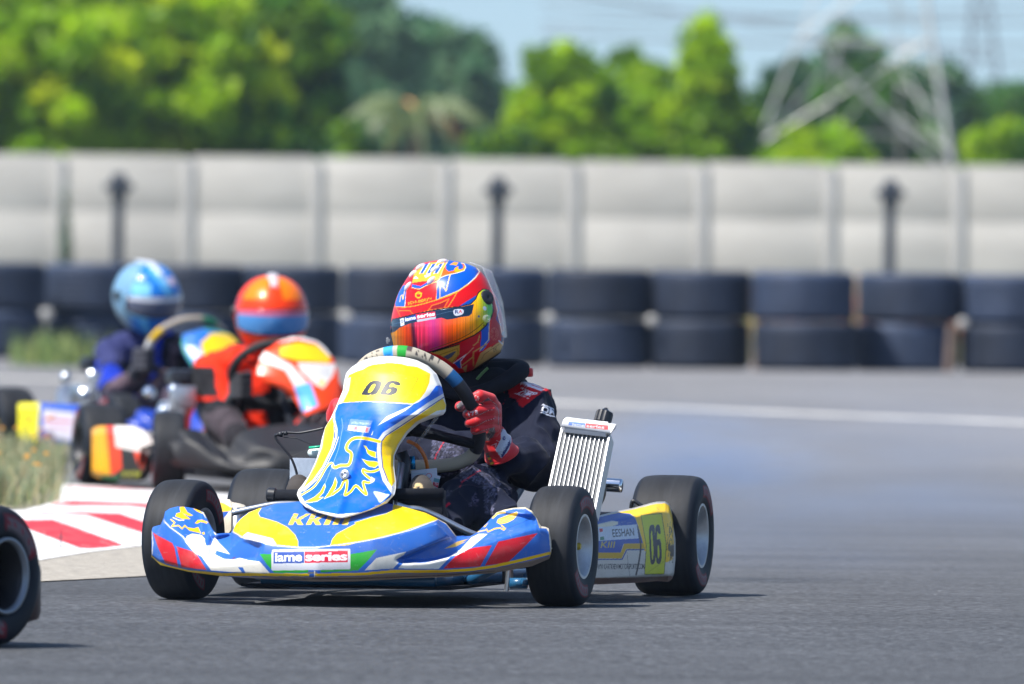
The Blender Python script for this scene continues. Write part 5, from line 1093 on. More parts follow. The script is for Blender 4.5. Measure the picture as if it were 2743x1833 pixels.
    c.poly(z6v([(1270, 255), (1615, 90), (1600, 330), (1490, 640), (1390, 740), (1290, 640), (1160, 565), (1260, 430)]), (198, 14, 40)); c.poly(z6v([(1180, 560), (1330, 470), (1280, 540), (1290, 640), (1250, 640)]), (16, 84, 190))
    c.line(z6v([(1170, 560), (1370, 420), (1280, 530), (1295, 640)]), 2, (228, 222, 222)); c.line(z6v([(1300, 600), (1480, 460), (1490, 380), (1700, 250)]), 3, (196, 150, 80)); c.line(z6v([(1590, 110), (1560, 220), (1490, 275)]), 3, (196, 150, 80)); c.line(z6v([(1490, 380), (1490, 600)]), 3.2, (196, 150, 80)); c.line(z6v([(1370, 430), (1490, 310)]), 2, (210, 150, 120))
    c.poly(z6v([(1500, 640), (1600, 400), (1740, 310), (1960, 190), (1985, 260), (1930, 380), (1640, 560), (1540, 620), (1400, 740)]), (196, 160, 100)); c.poly(z6v([(1310, 640), (1390, 580), (1370, 720)]), (196, 160, 100))
    c.line(z6v([(1620, 500), (1660, 420), (1760, 350), (1900, 260)]), 1.4, (130, 92, 60)); c.line(z6v([(1780, 300), (1900, 200)]), 2.4, (170, 30, 50)); c.text('EK', z6v([(1812, 385)])[0], (60 / 6, -30 / 6), (-2 / 6, -60 / 6), (60, 50, 50))
    c.poly(z6v([(1940, 60), (2000, 40), (1985, 200), (1930, 230)]), (40, 50, 110)); c.line(z6v([(1935, 130), (1990, 130)]), 2, (190, 40, 60)); c.line(z6v([(1900, 200), (1955, 250)]), 3, (190, 200, 220))
    c.line(z6v([(1960, 290), (1930, 390), (1640, 570), (1390, 745), (1350, 760)]), 4, (22, 24, 34)); c.poly(z6v([(1960, 330), (1990, 360), (1380, 850), (1300, 800), (1390, 750), (1640, 580), (1930, 400)]), (16, 18, 26))
    c.line([(x, y) for x, y in VT_], 5.5, (14, 14, 22)); c.line([(x, y) for x, y in VB_], 6.5, (14, 14, 22)); return c
def person_main():
    fr = MAIN; T = fr.T
    J = dict(pelvis=(.02, .62, .13), chest=tuple(T(1232, 1150, .60)), neck=tuple(T(1245, 1045, .57)), head=tuple(T(1205, 900, .52)), tw=.98,
             sh_l=tuple(T(1412, 1100, .56)), sh_r=tuple(T(1045, 1105, .60)), el_l=tuple(T(1438, 1262, .43)), wr_l=tuple(T(1345, 1222, .285)), el_r=tuple(T(985, 1250, .45)), wr_r=tuple(T(950, 1140, .25)),
             hip_l=(.10, .55, .12), hip_r=(-.07, .55, .12), kn_l=tuple(T(1268, 1335, .22)), an_l=tuple(T(1160, 1405, -.01)), toe_l=tuple(T(1130, 1340, -.02)), kn_r=tuple(T(930, 1335, .24)), an_r=(-.12, .0, .10), toe_r=(-.12, -.03, .17))
    def extra(mb):
        mb.chain([(T(1268, 1332, .22), .064), (T(1300, 1330, .30), .066)]); mb.chain([(T(1240, 1240, .40), .075), (T(1150, 1230, .42), .07)])      # lap and knee bulk
        mb.chain([(T(1345, 1395, .12), .045), (T(1260, 1340, .21), .06)]); mb.chain([(T(1412, 1100, .56), .060), (T(1446, 1180, .50), .056), (T(1440, 1262, .43), .052)])
        mb.chain([(T(1405, 1230, .36), .044), (T(1360, 1235, .30), .038)])
    V, N, Fc = suit_body(fr, J, .0028, .013, extra)
    px, py = fr.px(V); c = Canvas(900, 960, 1520, 1480, (8, 17, 40), 2.6)
    zh = zo(1150, 940, 6)
    c.poly(zh([(1250, 560), (1380, 520), (1600, 525), (1880, 600), (1990, 680), (2040, 850), (2000, 800), (1900, 650), (1840, 640), (1640, 800), (1500, 910), (1450, 880), (1400, 780), (1290, 740), (1270, 640)]), (186, 12, 28))
    c.poly(zh([(1400, 500), (1640, 500), (1860, 620), (1800, 650), (1560, 560)]), (224, 216, 224)); c.line(zh([(1640, 545), (1850, 620)]), 1.5, (200, 30, 40)); c.line(zh([(1170, 600), (1215, 690), (1210, 800), (1190, 850)]), 1.6, (150, 20, 40))
    c.text('OMP', zh([(1395, 700)])[0], (265 / 6, 35 / 6), (95 / 6, -62 / 6), (228, 224, 230), off=.02); c.line(zh([(1480, 600), (1690, 680)]), 2, (228, 224, 230)); c.line(zh([(1370, 680), (1600, 765)]), 2, (220, 200, 210))
    c.text('OMP', zh([(1800, 985)])[0], (310 / 6, 75 / 6), (14 / 6, -105 / 6), (226, 228, 238), off=.03); c.line(zh([(1820, 862), (1950, 915), (2060, 960)]), 3, (226, 228, 238)); c.line(zh([(1805, 990), (1950, 1045), (2040, 1060), (2105, 1110)]), 3, (226, 228, 238))
    # honeycomb areas: trousers and inner sleeve
    zl = zo(1060, 1160, 6); HX = (74, 76, 98)
    def hexes(poly, s=5.2, col=HX, p=1.0):
        P = np.array(poly); 
        for j, y in enumerate(np.arange(P[:, 1].min(), P[:, 1].max(), s * .86)):
            for x in np.arange(P[:, 0].min() + (j % 2) * s / 2, P[:, 0].max(), s):
                ins = False
                for (xa, ya), (xb, yb) in zip(P, np.roll(P, -1, 0)):
                    if (ya > y) != (yb > y) and x < (xb - xa) * (y - ya) / (yb - ya) + xa: ins = not ins
                if ins and rng.uniform() < p:
                    k = rng.uniform(.55, 1.25); cc_ = tuple(np.clip(np.array(col) * k, 0, 255)); c.ell(x, y, s * .46, s * .46, cc_)
    hexes(zl([(600, 40), (780, 120), (1000, 210), (1110, 270), (1050, 400), (560, 430), (580, 200)])); hexes(zl([(680, 660), (1000, 620), (1300, 440), (1420, 540), (1580, 560), (1650, 700), (1700, 820), (1620, 1000), (1560, 1300), (1430, 1300), (1420, 1000), (1400, 850), (1200, 750), (1060, 800), (1020, 640), (740, 720)]))
    hexes(zl([(1270, 940), (1330, 1050), (1300, 1180), (1160, 1180), (1200, 1060)]), 4.5, (78, 74, 96), .8); hexes(zl([(1750, 870), (1900, 950), (1800, 1000), (1740, 930)]), 4.5, (70, 66, 84)); hexes(zl([(900, 910), (870, 1000), (760, 1080), (740, 960)]), 4.5, (70, 68, 84))
    False and hexes(zh([(1560, 1280), (1800, 1320), (1900, 1450), (2050, 1567), (1700, 1567), (1420, 1400)]), 5, (50, 52, 74), .8)
    c.line(zl([(790, 115), (740, 200), (660, 330), (625, 420)]), 2, (196, 34, 56)); c.line(zl([(1360, 600), (1200, 700), (1060, 790), (1030, 870)]), 2.4, (190, 40, 56)); c.poly(zl([(760, 1190), (860, 1110), (880, 1140), (780, 1220)]), (190, 20, 50))
    cols = c.get(px, py); back = (N @ np.array([0, -1, 0])) < -.15; cols[back] = lin((8, 17, 40))
    o = mesh_np('person', V, Fc, M['skin'], None, True, cols)
    o.location = (fr.o[0], fr.o[1], 0); o.rotation_euler = (0, 0, fr.rot)
    tag(o, 'driver in navy suit, red gloves and red and blue helmet steering kart 06', 'person', 'racing drivers')
    # ---------------- helmet
    px, py, yl, P, su = helmet_shell(fr, .50, .125)
    ca = helmet_art(); cols = ca.get(px, py); cols[np.broadcast_to(su > .25, px.shape)] = lin((150, 24, 40))
    he = grid_obj('helmet', P, M['helmet'], o, cols, cu=True, flip=True)
    # visor: its own shell a few millimetres proud, measured by its edge
    VT = [(1046, 872), (1053, 857), (1075, 852), (1120, 841), (1170, 831), (1230, 823), (1262, 816), (1275, 803), (1283, 785), (1294, 776), (1308, 778), (1316, 800), (1320, 830)]
    VB = [(1046, 885), (1055, 930), (1075, 945), (1110, 950), (1150, 942), (1190, 930), (1230, 915), (1270, 897), (1285, 886), (1300, 872), (1315, 850), (1320, 832)]
    n = 300; xs = np.linspace(1047, 1319, n); a = blur(lerpc(xs, VT), 4, (0,)); b = np.maximum(blur(lerpc(xs, VB), 6, (0,)), a + 1); m_ = 110
    v = np.linspace(0, 1, m_)[:, None]; vx = np.broadcast_to(xs, (m_, n)).copy(); vy = a + (b - a) * v
    L = np.interp(vy, [r[0] for r in HR], [r[1] for r in HR]); Rr = np.interp(vy, [r[0] for r in HR], [r[2] for r in HR]); cx = (L + Rr) / 2; hw = (Rr - L) / 2
    full = (HR[-1][0] - HR[0][0]) / 2; mid = (HR[-1][0] + HR[0][0]) / 2; dm = .125 * np.clip(1 - np.abs((vy - mid) / full) ** 2.6, 0, 1) ** .5
    cu_ = np.clip((vx - cx) / hw, -.985, .985); vyl = .50 - dm * np.sqrt(1 - cu_ ** 2) - .007 - .004 * np.sin(v * np.pi)
    Pv = fr.Tn(vx, vy, vyl)
    cvv = Canvas(1040, 770, 1325, 955, (210, 40, 60), 4)
    stops = [(1040, (190, 150, 0)), (1062, (196, 110, 0)), (1085, (200, 60, 0)), (1098, (190, 50, 10)), (1106, (70, 10, 40)), (1112, (80, 10, 50)), (1117, (226, 40, 80)), (1140, (220, 44, 90)), (1165, (190, 44, 120)), (1180, (214, 54, 90)), (1196, (236, 70, 40)), (1222, (242, 96, 4)), (1250, (245, 128, 0)), (1276, (242, 160, 0)), (1300, (190, 190, 0)), (1316, (90, 190, 80))]
    X = np.arange(cvv.w) / cvv.res + cvv.x0; Y = np.arange(cvv.h) / cvv.res + cvv.y0
    XX = X[None, :] - (Y[:, None] - 900) * .10 + rng.normal(0, 1.2, cvv.w)[None, :] * 1.2
    st = np.array([s_[0] for s_ in stops]); sc = np.array([lin(s_[1]) for s_ in stops])
    for k in range(3): cvv.a[..., k] = np.interp(XX, st, sc[:, k])
    cvv.a *= (1 + .42 * blur(rng.normal(0, 1, cvv.w), 3, (0,))[None, :, None])  # vertical streaks of reflection painted over the tint
    cvv.line(z6h([(2347, 100)]) + z6h([(1650, 1105), (1560, 1190), (1420, 1290), (1250, 1380), (1000, 1470), (800, 1540)]), 1.6, (110, 90, 0)) if False else cvv.line(z6h([(1650, 1105), (1560, 1190), (1420, 1290), (1250, 1380), (1000, 1470), (800, 1540)]), 1.8, (120, 70, 10))
    ST = (14, 40, 66)
    cvv.poly(z6h([(120, 1120), (200, 1060), (330, 1030), (560, 975), (800, 912), (1000, 880), (1300, 850), (1500, 810), (1480, 900), (1465, 960), (1420, 1000), (1280, 1020), (1150, 1050), (1060, 1060), (980, 1030), (880, 1045), (580, 1095), (470, 1120), (300, 1190), (230, 1250), (120, 1290)]), ST)
    cvv.line(z6h([(200, 1130), (560, 1050), (880, 985), (1100, 930), (1350, 905)]), 1, (60, 90, 120))
    cvv.poly(z6h([(560, 975), (870, 925), (885, 1010), (580, 1062)]), (196, 26, 60)); cvv.poly(z6h([(580, 1062), (885, 1010), (882, 1045), (585, 1098)]), (170, 176, 190)); cvv.poly(z6h([(380, 1030), (560, 978), (580, 1060), (385, 1095)]), (30, 60, 140))
    cvv.text('iame', z6h([(392, 1088)])[0], (170 / 6, -36 / 6), (-.6, -58 / 6), (230, 234, 245), off=.03); cvv.text('series', z6h([(584, 1042)])[0], (288 / 6, -48 / 6), (-.6, -62 / 6), (244, 234, 240), off=.03)
    cvv.poly(z6h([(308, 1050), (368, 1030), (380, 1145), (320, 1165)]), (206, 212, 222)); cvv.ell(1020 + 342 / 6, 680 + 1085 / 6, 3.4, 4, (20, 40, 70)); cvv.ell(1020 + 342 / 6, 680 + 1085 / 6, 2, 2.4, (206, 212, 222))
    cvv.poly(z6h([(1180, 900), (1300, 890), (1335, 930), (1300, 980), (1210, 998), (1170, 960)]), (196, 200, 214), 4); cvv.text('R', z6h([(1190, 965)])[0], (65 / 6, -4 / 6), (0, -60 / 6), (20, 50, 110), off=.03); cvv.text('A', z6h([(1250, 955)])[0], (60 / 6, -4 / 6), (0, -52 / 6), (200, 30, 40), off=.03)
    cvv.ell(1020 + 1672 / 6, 680 + 878 / 6, 4.2, 6, (190, 205, 215), -.5); cvv.ell(1020 + 1576 / 6, 680 + 1008 / 6, 3, 3.4, (90, 100, 110)); cvv.poly(z6h([(1645, 1150), (1662, 1130), (1672, 1150), (1655, 1172)]), (150, 60, 20))
    vis = grid_obj('visor', Pv, M['visor'], he, cvv.get(vx, vy), thick=.0025, flip=True)
    def surf(x, y, out=.0):
        L = np.interp(y, [r[0] for r in HR], [r[1] for r in HR]); R2 = np.interp(y, [r[0] for r in HR], [r[2] for r in HR]); u = np.clip((x - (L + R2) / 2) / ((R2 - L) / 2), -.98, .98)
        d = .125 * max(0, 1 - abs((y - mid) / full) ** 2.6) ** .5; return Vector(fr.T(x, y, .50 - d * math.sqrt(1 - u * u) - out))
    ctr = Vector(fr.T(1200, 850, .50))
    def disc(name, x, y, r_, h_, m, out=.004):
        p = surf(x, y, out); ax = (p - ctr).normalized(); return MB().lathe([(-.006, r_ * .9), (0, r_), (h_ * .6, r_ * .95), (h_, r_ * .7), (h_, r_ * .35), (h_ * .5, .0005)], p, ax, 32).build(name, m, he)
    disc('visor_pivot', 1304, 798, .017, .007, M['black'], .008); disc('visor_screw', 1303, 854, .009, .006, M['clear'], .012)
    tf = Vector(fr.T(1045, 912, .50)); MB().lathe([(0, .003), (.004, .003), (.004, .007), (.007, .007), (.009, .005)], tf, (-1, -.3, 0), 16, True).build('tear_off_post', M['clear'], he)
    for k, (x, y) in enumerate(((1094, 768), (1108, 734), (1127, 716), (1156, 752), (1166, 722), (1185, 702))):
        p = surf(x, y, -.002); ax = (p - ctr).normalized(); tw = Vector(fr.T(x + 30, y - 60, .5)) - Vector(fr.T(x, y, .5)); tw = (tw - ax * tw.dot(ax)).normalized(); sd = ax.cross(tw); Rm = Matrix((sd, tw, ax)).transposed()
        MB().ell(p, (.0075, .013, .007), 16, 10, Rm).build('vent_scoop', M['scoop'], he)
        MB().ell(p + ax * .002, (.0035, .004, .0035), 10, 6, Rm).build('vent_scoop', M['black'], he)
    # clear rear spoiler: a real curved shell standing off the back
    us = np.linspace(-1, 1, 30); vs = np.linspace(0, 1, 30); P = np.zeros((30, 30, 3))
    edge = lambda t: np.array([np.interp(t, [0, .2, .45, .7, 1], [1262, 1296, 1312, 1330, 1352]), np.interp(t, [0, .2, .45, .7, 1], [704, 716, 752, 800, 905])]); edgo = lambda t: np.array([np.interp(t, [0, .2, .45, .7, 1], [1275, 1316, 1331, 1346, 1357]), np.interp(t, [0, .2, .45, .7, 1], [709, 727, 768, 812, 905])])
    for i, t in enumerate(vs):
        for j, u in enumerate(us):
            e = edge(t) * (1 - (1 - abs(u) ** 2)) + edgo(t) * (1 - abs(u) ** 2) if True else 0
            P[i, j] = fr.T(e[0] - 6 * abs(u) ** 2, e[1], .50 + u * .085 * (0.6 + .4 * t))
    grid_obj('rear_spoiler', P, M['clear'], he, thick=.002)
    # neck support collar
    mb = MB(); cp = [(1188, 1050, .46, .012), (1240, 1058, .45, .014), (1300, 1046, .45, .016), (1350, 1026, .47, .019), (1385, 1002, .51, .020), (1396, 990, .56, .020), (1370, 985, .64, .02), (1290, 985, .68, .02), (1160, 1000, .66, .02), (1110, 1030, .55, .02), (1130, 1052, .47, .014), (1188, 1050, .46, .012)]
    q_ = crs([np.append(fr.T(x, y, yl), r_) for x, y, yl, r_ in cp], 8)
    mb.tube([p[:3] for p in q_], [p[3] for p in q_], 14); mb.chain([(fr.T(1250, 1015, .54), .062), (fr.T(1215, 985, .53), .066)])
    mb.chain([(fr.T(1330, 1020, .50), .030), (fr.T(1240, 1030, .48), .030), (fr.T(1170, 1030, .49), .03)]); mb.chain([(fr.T(1290, 1015, .52), .040), (fr.T(1380, 992, .55), .022), (fr.T(1405, 984, .56), .012)]); Vc, Nc, Fk = fuse(mb, .004, 5)
    mesh_np('neck_brace', Vc, Fk, M['blackm'], o, True)
    MB().box(fr.T(1417, 998, .545), (.018, .016, .020), bev=.005).build('buckle', M['red'], o); MB().tube([fr.T(1402, 988, .54), fr.T(1404, 997, .54)], .004, 8).build('buckle_pin', M['chrome'], o)
    MB().tube([fr.T(1278, 1016, .448), fr.T(1292, 1000, .448), fr.T(1307, 986, .452)], .010, 10, squash=.3).build('chin_strap', mat('strap_green', (.10, .22, .08), rough=.7), o)
    # ---------------- gloves: palm, four separate curled fingers and a thumb round the rim
    def glove(chains, cvs, name='glove', vox=.0016):
        mb = MB(); [mb.chain([(fr.T(x, y, yl), r_) for x, y, yl, r_ in ch]) for ch in chains]
        V, N, Fk = fuse(mb, vox, 1, factor=.4); px, py = fr.px(V); cols = cvs.get(px, py) if isinstance(cvs, Canvas) else np.tile(lin(cvs), (len(V), 1))
        return mesh_np(name, V, Fk, M['glove'], o, True, cols)
    GR = (196, 10, 26); cg = Canvas(1210, 1040, 1380, 1260, GR, 6)
    wl_ = (206, 150, 156)
    for ln in ([(620, 800), (640, 760), (720, 680), (800, 655)], [(620, 850), (660, 890), (720, 905), (800, 860), (900, 800), (950, 765)], [(560, 1000), (600, 950), (680, 910)], [(580, 1100), (680, 1090), (800, 1030), (950, 960), (1030, 945)], [(600, 1200), (700, 1230), (800, 1190), (900, 1130), (1060, 1085)], [(690, 1310), (760, 1330), (850, 1290), (980, 1250)], [(950, 760), (1080, 870), (1120, 1000), (1110, 1180)]): c_l = (cg.line(zh(ln), 2.6, (96, 4, 16)), cg.line(zh(ln), .9, wl_))
    cg.line(zh([(690, 790), (740, 720), (790, 740), (740, 800), (780, 800), (800, 760)]), 1.2, (220, 190, 190)); cg.poly(zh([(860, 810), (940, 760), (985, 800), (900, 815)]), (70, 60, 66))
    cg.text('173', zh([(640, 1065)])[0], (150 / 6, -50 / 6), (-25 / 6, -70 / 6), (190, 178, 190), off=.03)
    cg.poly(zh([(410, 860), (450, 800), (600, 790), (620, 900), (600, 990), (480, 970)]), (96, 92, 96)); cg.poly(zh([(400, 820), (470, 790), (500, 810), (440, 870), (405, 900)]), (200, 30, 40)); cg.text('GRIP', zh([(450, 930)])[0], (120 / 6, 5 / 6), (0, -40 / 6), (180, 176, 180), off=.01)
    cg.poly(zh([(880, 1400), (980, 1250), (1050, 1220), (1060, 1320), (980, 1450), (900, 1450)]), (88, 78, 84)); cg.line(zh([(930, 1440), (1000, 1340), (1040, 1240)]), .8, (180, 160, 165))
    idx = [[(1326, 1090, .212, .0125), (1314, 1070, .185, .0138), (1285, 1061, .160, .0140), (1266, 1072, .158, .0130), (1262, 1080, .168, .0115)],
           [(1330, 1108, .212, .0118), (1314, 1098, .178, .0125), (1278, 1101, .156, .0122), (1256, 1108, .158, .0112), (1251, 1110, .172, .0100)],
           [(1330, 1127, .214, .0112), (1312, 1122, .182, .0118), (1278, 1127, .158, .0116), (1259, 1133, .161, .0106), (1255, 1134, .174, .0095)],
           [(1326, 1146, .216, .0105), (1310, 1142, .188, .0106), (1284, 1149, .164, .0106), (1272, 1153, .168, .0098), (1270, 1153, .180, .0088)],
           [(1318, 1120, .235, .015), (1282, 1098, .238, .0135), (1246, 1088, .222, .0125), (1232, 1089, .205, .0115), (1230, 1090, .198, .0100)],
           [(1324, 1092, .222, .0165), (1322, 1120, .226, .0185), (1320, 1150, .232, .0190)], [(1312, 1100, .232, .015), (1310, 1140, .238, .018), (1318, 1168, .250, .0225)]]
    glove(idx, cg)
    # gauntlet cuff
    cf = Canvas(1270, 1130, 1390, 1265, GR, 6)
    cf.poly(zh([(1120, 1220), (1260, 1290), (1310, 1350), (1330, 1500)]) + zl([(1870, 60), (1850, 250), (1700, 410), (1600, 270), (1690, 100), (1690, 0)]), (176, 182, 196)); cf.poly(zl([(1680, 370), (1830, 110), (1850, 180), (1720, 395)]), (24, 40, 100)); cf.text('NACION', zl([(1700, 375)])[0], (130 / 6, -240 / 6), (-55 / 6, -35 / 6), (200, 206, 220), off=.01); cf.ell(*zl([(1740, 85)])[0], 4, 6, (20, 50, 120)); cf.line(zl([(1730, 60), (1760, 110)]), 1, (190, 200, 220))
    cf.line(zl([(1540, 200), (1620, 170), (1600, 235)]), 1.3, (220, 190, 196)); cf.line(zl([(1620, 120), (1680, 150)]), 1.3, (220, 190, 196)); cf.line(zl([(1640, 20), (1690, 0)]), 1.3, (220, 190, 196))
    for k, cc_ in enumerate(((60, 70, 40), (30, 90, 60), (190, 170, 30), (40, 90, 60), (196, 170, 30))): cf.poly(zl([(1445 + k * 18, 330 + k * 38), (1490 + k * 18, 315 + k * 38), (1500 + k * 18, 345 + k * 38), (1455 + k * 18, 362 + k * 38)]), cc_)
    cf.line([(1370, 1155), (1374, 1180), (1366, 1205), (1350, 1230), (1318, 1250)], 5, (206, 16, 40))
    q0, q1 = Vector(fr.T(1320, 1156, .248)), Vector(fr.T(1345, 1220, .282)); ax = q1 - q0; e1, e2 = frame_of(ax); nu_, nv_ = 120, 90; P = np.zeros((nv_, nu_, 3))
    for i in range(nv_):
        t = i / (nv_ - 1); rr = .0235 + .0135 * t ** .8 + (.0015 if t > .93 else 0) + .0012 * math.sin(t * 16)
        if t > .98: rr -= .006 * (t - .98) / .02
        for j in range(nu_):
            a_ = 2 * math.pi * j / nu_; P[i, j] = q0 + ax * t + (e1 * math.cos(a_) + e2 * math.sin(a_)) * rr * (1 + .03 * math.sin(3 * a_ + 9 * t))
    grid_obj('glove_cuff', P, M['glove'], o, cf.get(*fr.px(P)), cu=True, thick=.002)
    # right hand, mostly behind the number panel
    rg = [[(900, 1120, .25, .022), (905, 1090, .24, .02)], [(905, 1085, .235, .013), (930, 1075, .14, .013), (955, 1085, .13, .011)], [(905, 1100, .235, .013), (930, 1098, .14, .013), (956, 1104, .13, .011)], [(905, 1115, .235, .012), (928, 1120, .145, .012), (955, 1124, .14, .010)], [(905, 1130, .235, .012), (928, 1140, .155, .011), (952, 1143, .15, .010)], [(905, 1100, .25, .014), (945, 1085, .24, .012), (965, 1085, .21, .011)], [(900, 1110, .25, .022), (925, 1145, .26, .027), (950, 1180, .30, .034)]]
    glove(rg, GR, vox=.0025)
    # boots
    for nm, (ank, toe, sole) in {'l': ((1160, 1400, .00), (1128, 1300, -.02), 0), 'r': ((905, 1400, .0), (800, 1300, .0), 0)}.items():
        mb = MB(); mb.chain([(fr.T(ank[0], ank[1] - 20, .03), .036), (fr.T(*ank), .038), (fr.T((ank[0] + toe[0]) / 2, (ank[1] + toe[1]) / 2 + 10, toe[2] - .015), .036), (fr.T(toe[0] + 2, toe[1] + 18, toe[2] - .01), .030), (fr.T(toe[0], toe[1], toe[2]), .024)])
        V, N, Fk = fuse(mb, .003, 6); cb = Canvas(780, 1240, 1250, 1450, (66, 62, 60), 3)
        if nm == 'l':
            cb.ell(1121, 1307, 13, 13.5, (200, 176, 130)); cb.ell(1121, 1307, 5, 4, (66, 62, 60)); cb.line([(1109, 1303), (1133, 1312)], 2.4, (66, 62, 60))
        mesh_np('boot', V, Fk, M['skin'], o, True, cb.get(*fr.px(V)))
    return o
main_driver = person_main()
# ================================================================= THE KARTS BEHIND AND THE ONE LEAVING THE FRAME
def suit_of(J, paint, label, fr, vox=.006):
    V, N, Fc = suit_body(fr, J, vox, .008); cols = paint(V, N)
    o = mesh_np('person', V, Fc, M['skin'], None, True, cols); o.location = (fr.o[0], fr.o[1], 0); o.rotation_euler = (0, 0, fr.rot)
    return tag(o, label, 'person', 'racing drivers')
def simple_helmet(o, c, yaw, pitch, paint, visor_col, band_col, roll=0):
    nv, nu = 120, 180; t = np.linspace(0.001, np.pi * .93, nv)[:, None]; u = np.linspace(0, 2 * np.pi, nu, endpoint=False)[None, :]
    st, ct = np.sin(t), np.cos(t); cu, su = np.sin(u), -np.cos(u)                    # u = 0 faces forward (-y)
    low = np.clip(-ct, 0, 1)
    x = .122 * st ** .85 * cu * (1 - .12 * low ** 2); y = .145 * st ** .85 * su * (1 + .10 * low * (su < 0)); z = .132 * ct - .012 * low * np.maximum(0, -su)
    az = np.degrees(np.arctan2(x, -y)); el_ = np.degrees(np.arctan2(z, np.hypot(x, y)))
    Mx = Matrix.Rotation(yaw, 3, 'Z') @ Matrix.Rotation(pitch, 3, 'X') @ Matrix.Rotation(roll, 3, 'Y'); Mn = np.array(Mx)
    P = np.stack([x + 0 * y, y, z + 0 * u], -1) @ Mn.T + np.array(c); cols = paint(az, el_)
    h = grid_obj('helmet', P, M['helmet'], o, cols, cu=True, flip=True)
    a = np.radians(np.linspace(-70, 70, 90))[None, :]; e = np.linspace(-23, 12, 36)[:, None]; f = 1 - .5 * (np.abs(a) / 1.43) ** 3; e = np.radians(e * f + 2)
    r_ = 1 / np.sqrt((np.cos(e) * np.sin(a) / .127) ** 2 + (np.cos(e) * np.cos(a) / .151) ** 2 + (np.sin(e) / .150) ** 2)
    Pv = np.stack([r_ * np.cos(e) * np.sin(a), -r_ * np.cos(e) * np.cos(a), r_ * np.sin(e)], -1) @ Mn.T + np.array(c)
    vc = np.empty(Pv.shape); vc[:] = lin(visor_col); vc[27:] = lin(band_col)
    vc[:3] = lin((16, 16, 24)); vc[:, :4] = lin((16, 16, 24)); vc[:, -4:] = lin((16, 16, 24)); vc[-2:] = lin((16, 16, 24))
    grid_obj('visor', Pv, M['visor'], h, vc, thick=.002)
    for sx in (-1, 1):
        p = Vector(Mn @ np.array([sx * .122, .01, .012]) + np.array(c)); MB().lathe([(-.01, .022), (.008, .018), (.010, .001)], p, Mn @ np.array([sx, 0, 0]), 20).build('visor_pivot', M['black'], h)
    MB().tube([Vector(Mn @ np.array([0, -.10, .105]) + np.array(c)), Vector(Mn @ np.array([0, -.02, .135]) + np.array(c)), Vector(Mn @ np.array([0, .08, .125]) + np.array(c))], [.012, .020, .012], 10, squash=.5).build('top_vent', M['scoop'], h)
    return h
def far_glove(o, p, col, sgn, fwd):
    """a closed hand: palm, four fingers, thumb, at a rim point p"""
    p = Vector(p); f = Vector(fwd); mb = MB()
    mb.chain([(p + Vector((sgn * .028, .03, .03)), .019), (p + Vector((sgn * .028, .03, -.03)), .021), (p + Vector((sgn * .03, .055, -.05)), .027)])
    for k, z in enumerate((.034, .012, -.010, -.031)):
        mb.chain([(p + Vector((sgn * .034, .012, z)), .012), (p + Vector((sgn * .016, -.020, z)), .012), (p + Vector((-sgn * .014, -.020, z)), .011), (p + Vector((-sgn * .018, -.006, z)), .009)])
    mb.chain([(p + Vector((sgn * .02, .035, .02)), .013), (p + Vector((-sgn * .016, .026, .040)), .012), (p + Vector((-sgn * .02, .004, .036)), .010)])
    V, N, Fk = fuse(mb, .0035, 3); cols = np.tile(lin(col), (len(V), 1)); mesh_np('glove', V, Fk, M['glove'], o, True, cols)
z2 = zo(0, 680, 2)
def rows_panel(fr, name, rowsL, rowsR, y0, y1, ycurve, bulge, canvas, root, nx=150, ny=150):
    ys = np.linspace(y0, y1, ny); a = blur(lerpc(ys, rowsL), 3, (0,)); b = blur(lerpc(ys, rowsR), 3, (0,)); u = np.linspace(-1, 1, nx)[None, :]
    px = (a + b)[:, None] / 2 + (b - a)[:, None] / 2 * u; py = np.broadcast_to(ys[:, None], px.shape).copy(); yl = lerpc(ys, ycurve)[:, None] + bulge * np.abs(u) ** 2.4
    return grid_obj(name, fr.Tn(px, py, yl), LVB, root, canvas.get(px, py), thick=.004, flip=True)
def cols_panel(fr, name, top, bot, ycurve, canvas, root, nx=120, ny=90, thick=.03):
    xs = np.linspace(top[0][0], top[-1][0], nx); yt, yb = lerpc(xs, top), lerpc(xs, bot); v = np.linspace(0, 1, ny)[:, None]; px = np.broadcast_to(xs, (ny, nx)).copy(); py = yb + (yt - yb) * v
    yl = np.broadcast_to(lerpc(xs, ycurve), px.shape) + .06 * sm((v - .85) / .15) + .03 * sm((.12 - v) / .12)
    return grid_obj(name, fr.Tn(px, py, yl), LVB, root, canvas.get(px, py), thick=thick)
LVB = M['liveryb']
_nose = nose_shape(MAIN, 220, 60)[2]
def plain_kart(fr, label, nose_col, steer, tube_m, rimm, front=True, bumper_col=None):
    k = empty('racing_kart', (fr.o[0], fr.o[1], 0), fr.rot, label=label, cat='racing kart', group='racing karts on the track')
    c = np.empty(_nose.shape); c[:] = lin(nose_col); grid_obj('front_bumper', _nose, LVB if nose_col != (22, 23, 27) else mat('black_fairing', attr=True, rough=.55, var=.2), k, c, thick=.005)
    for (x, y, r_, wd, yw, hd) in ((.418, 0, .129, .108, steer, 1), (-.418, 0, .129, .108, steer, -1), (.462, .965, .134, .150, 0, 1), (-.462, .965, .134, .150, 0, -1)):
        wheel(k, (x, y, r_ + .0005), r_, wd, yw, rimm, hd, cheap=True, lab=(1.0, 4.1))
    chassis(k, tube_m); seat(k); engine(k, True)
    mb = MB(); mb.box((0, 1.15, .10), (.97, .05, .115), bev=.02); mb.build('rear_bumper', mat('bumper_plastic', bumper_col or (.03, .03, .035), rough=.4, dirt=.4), k)
    return k
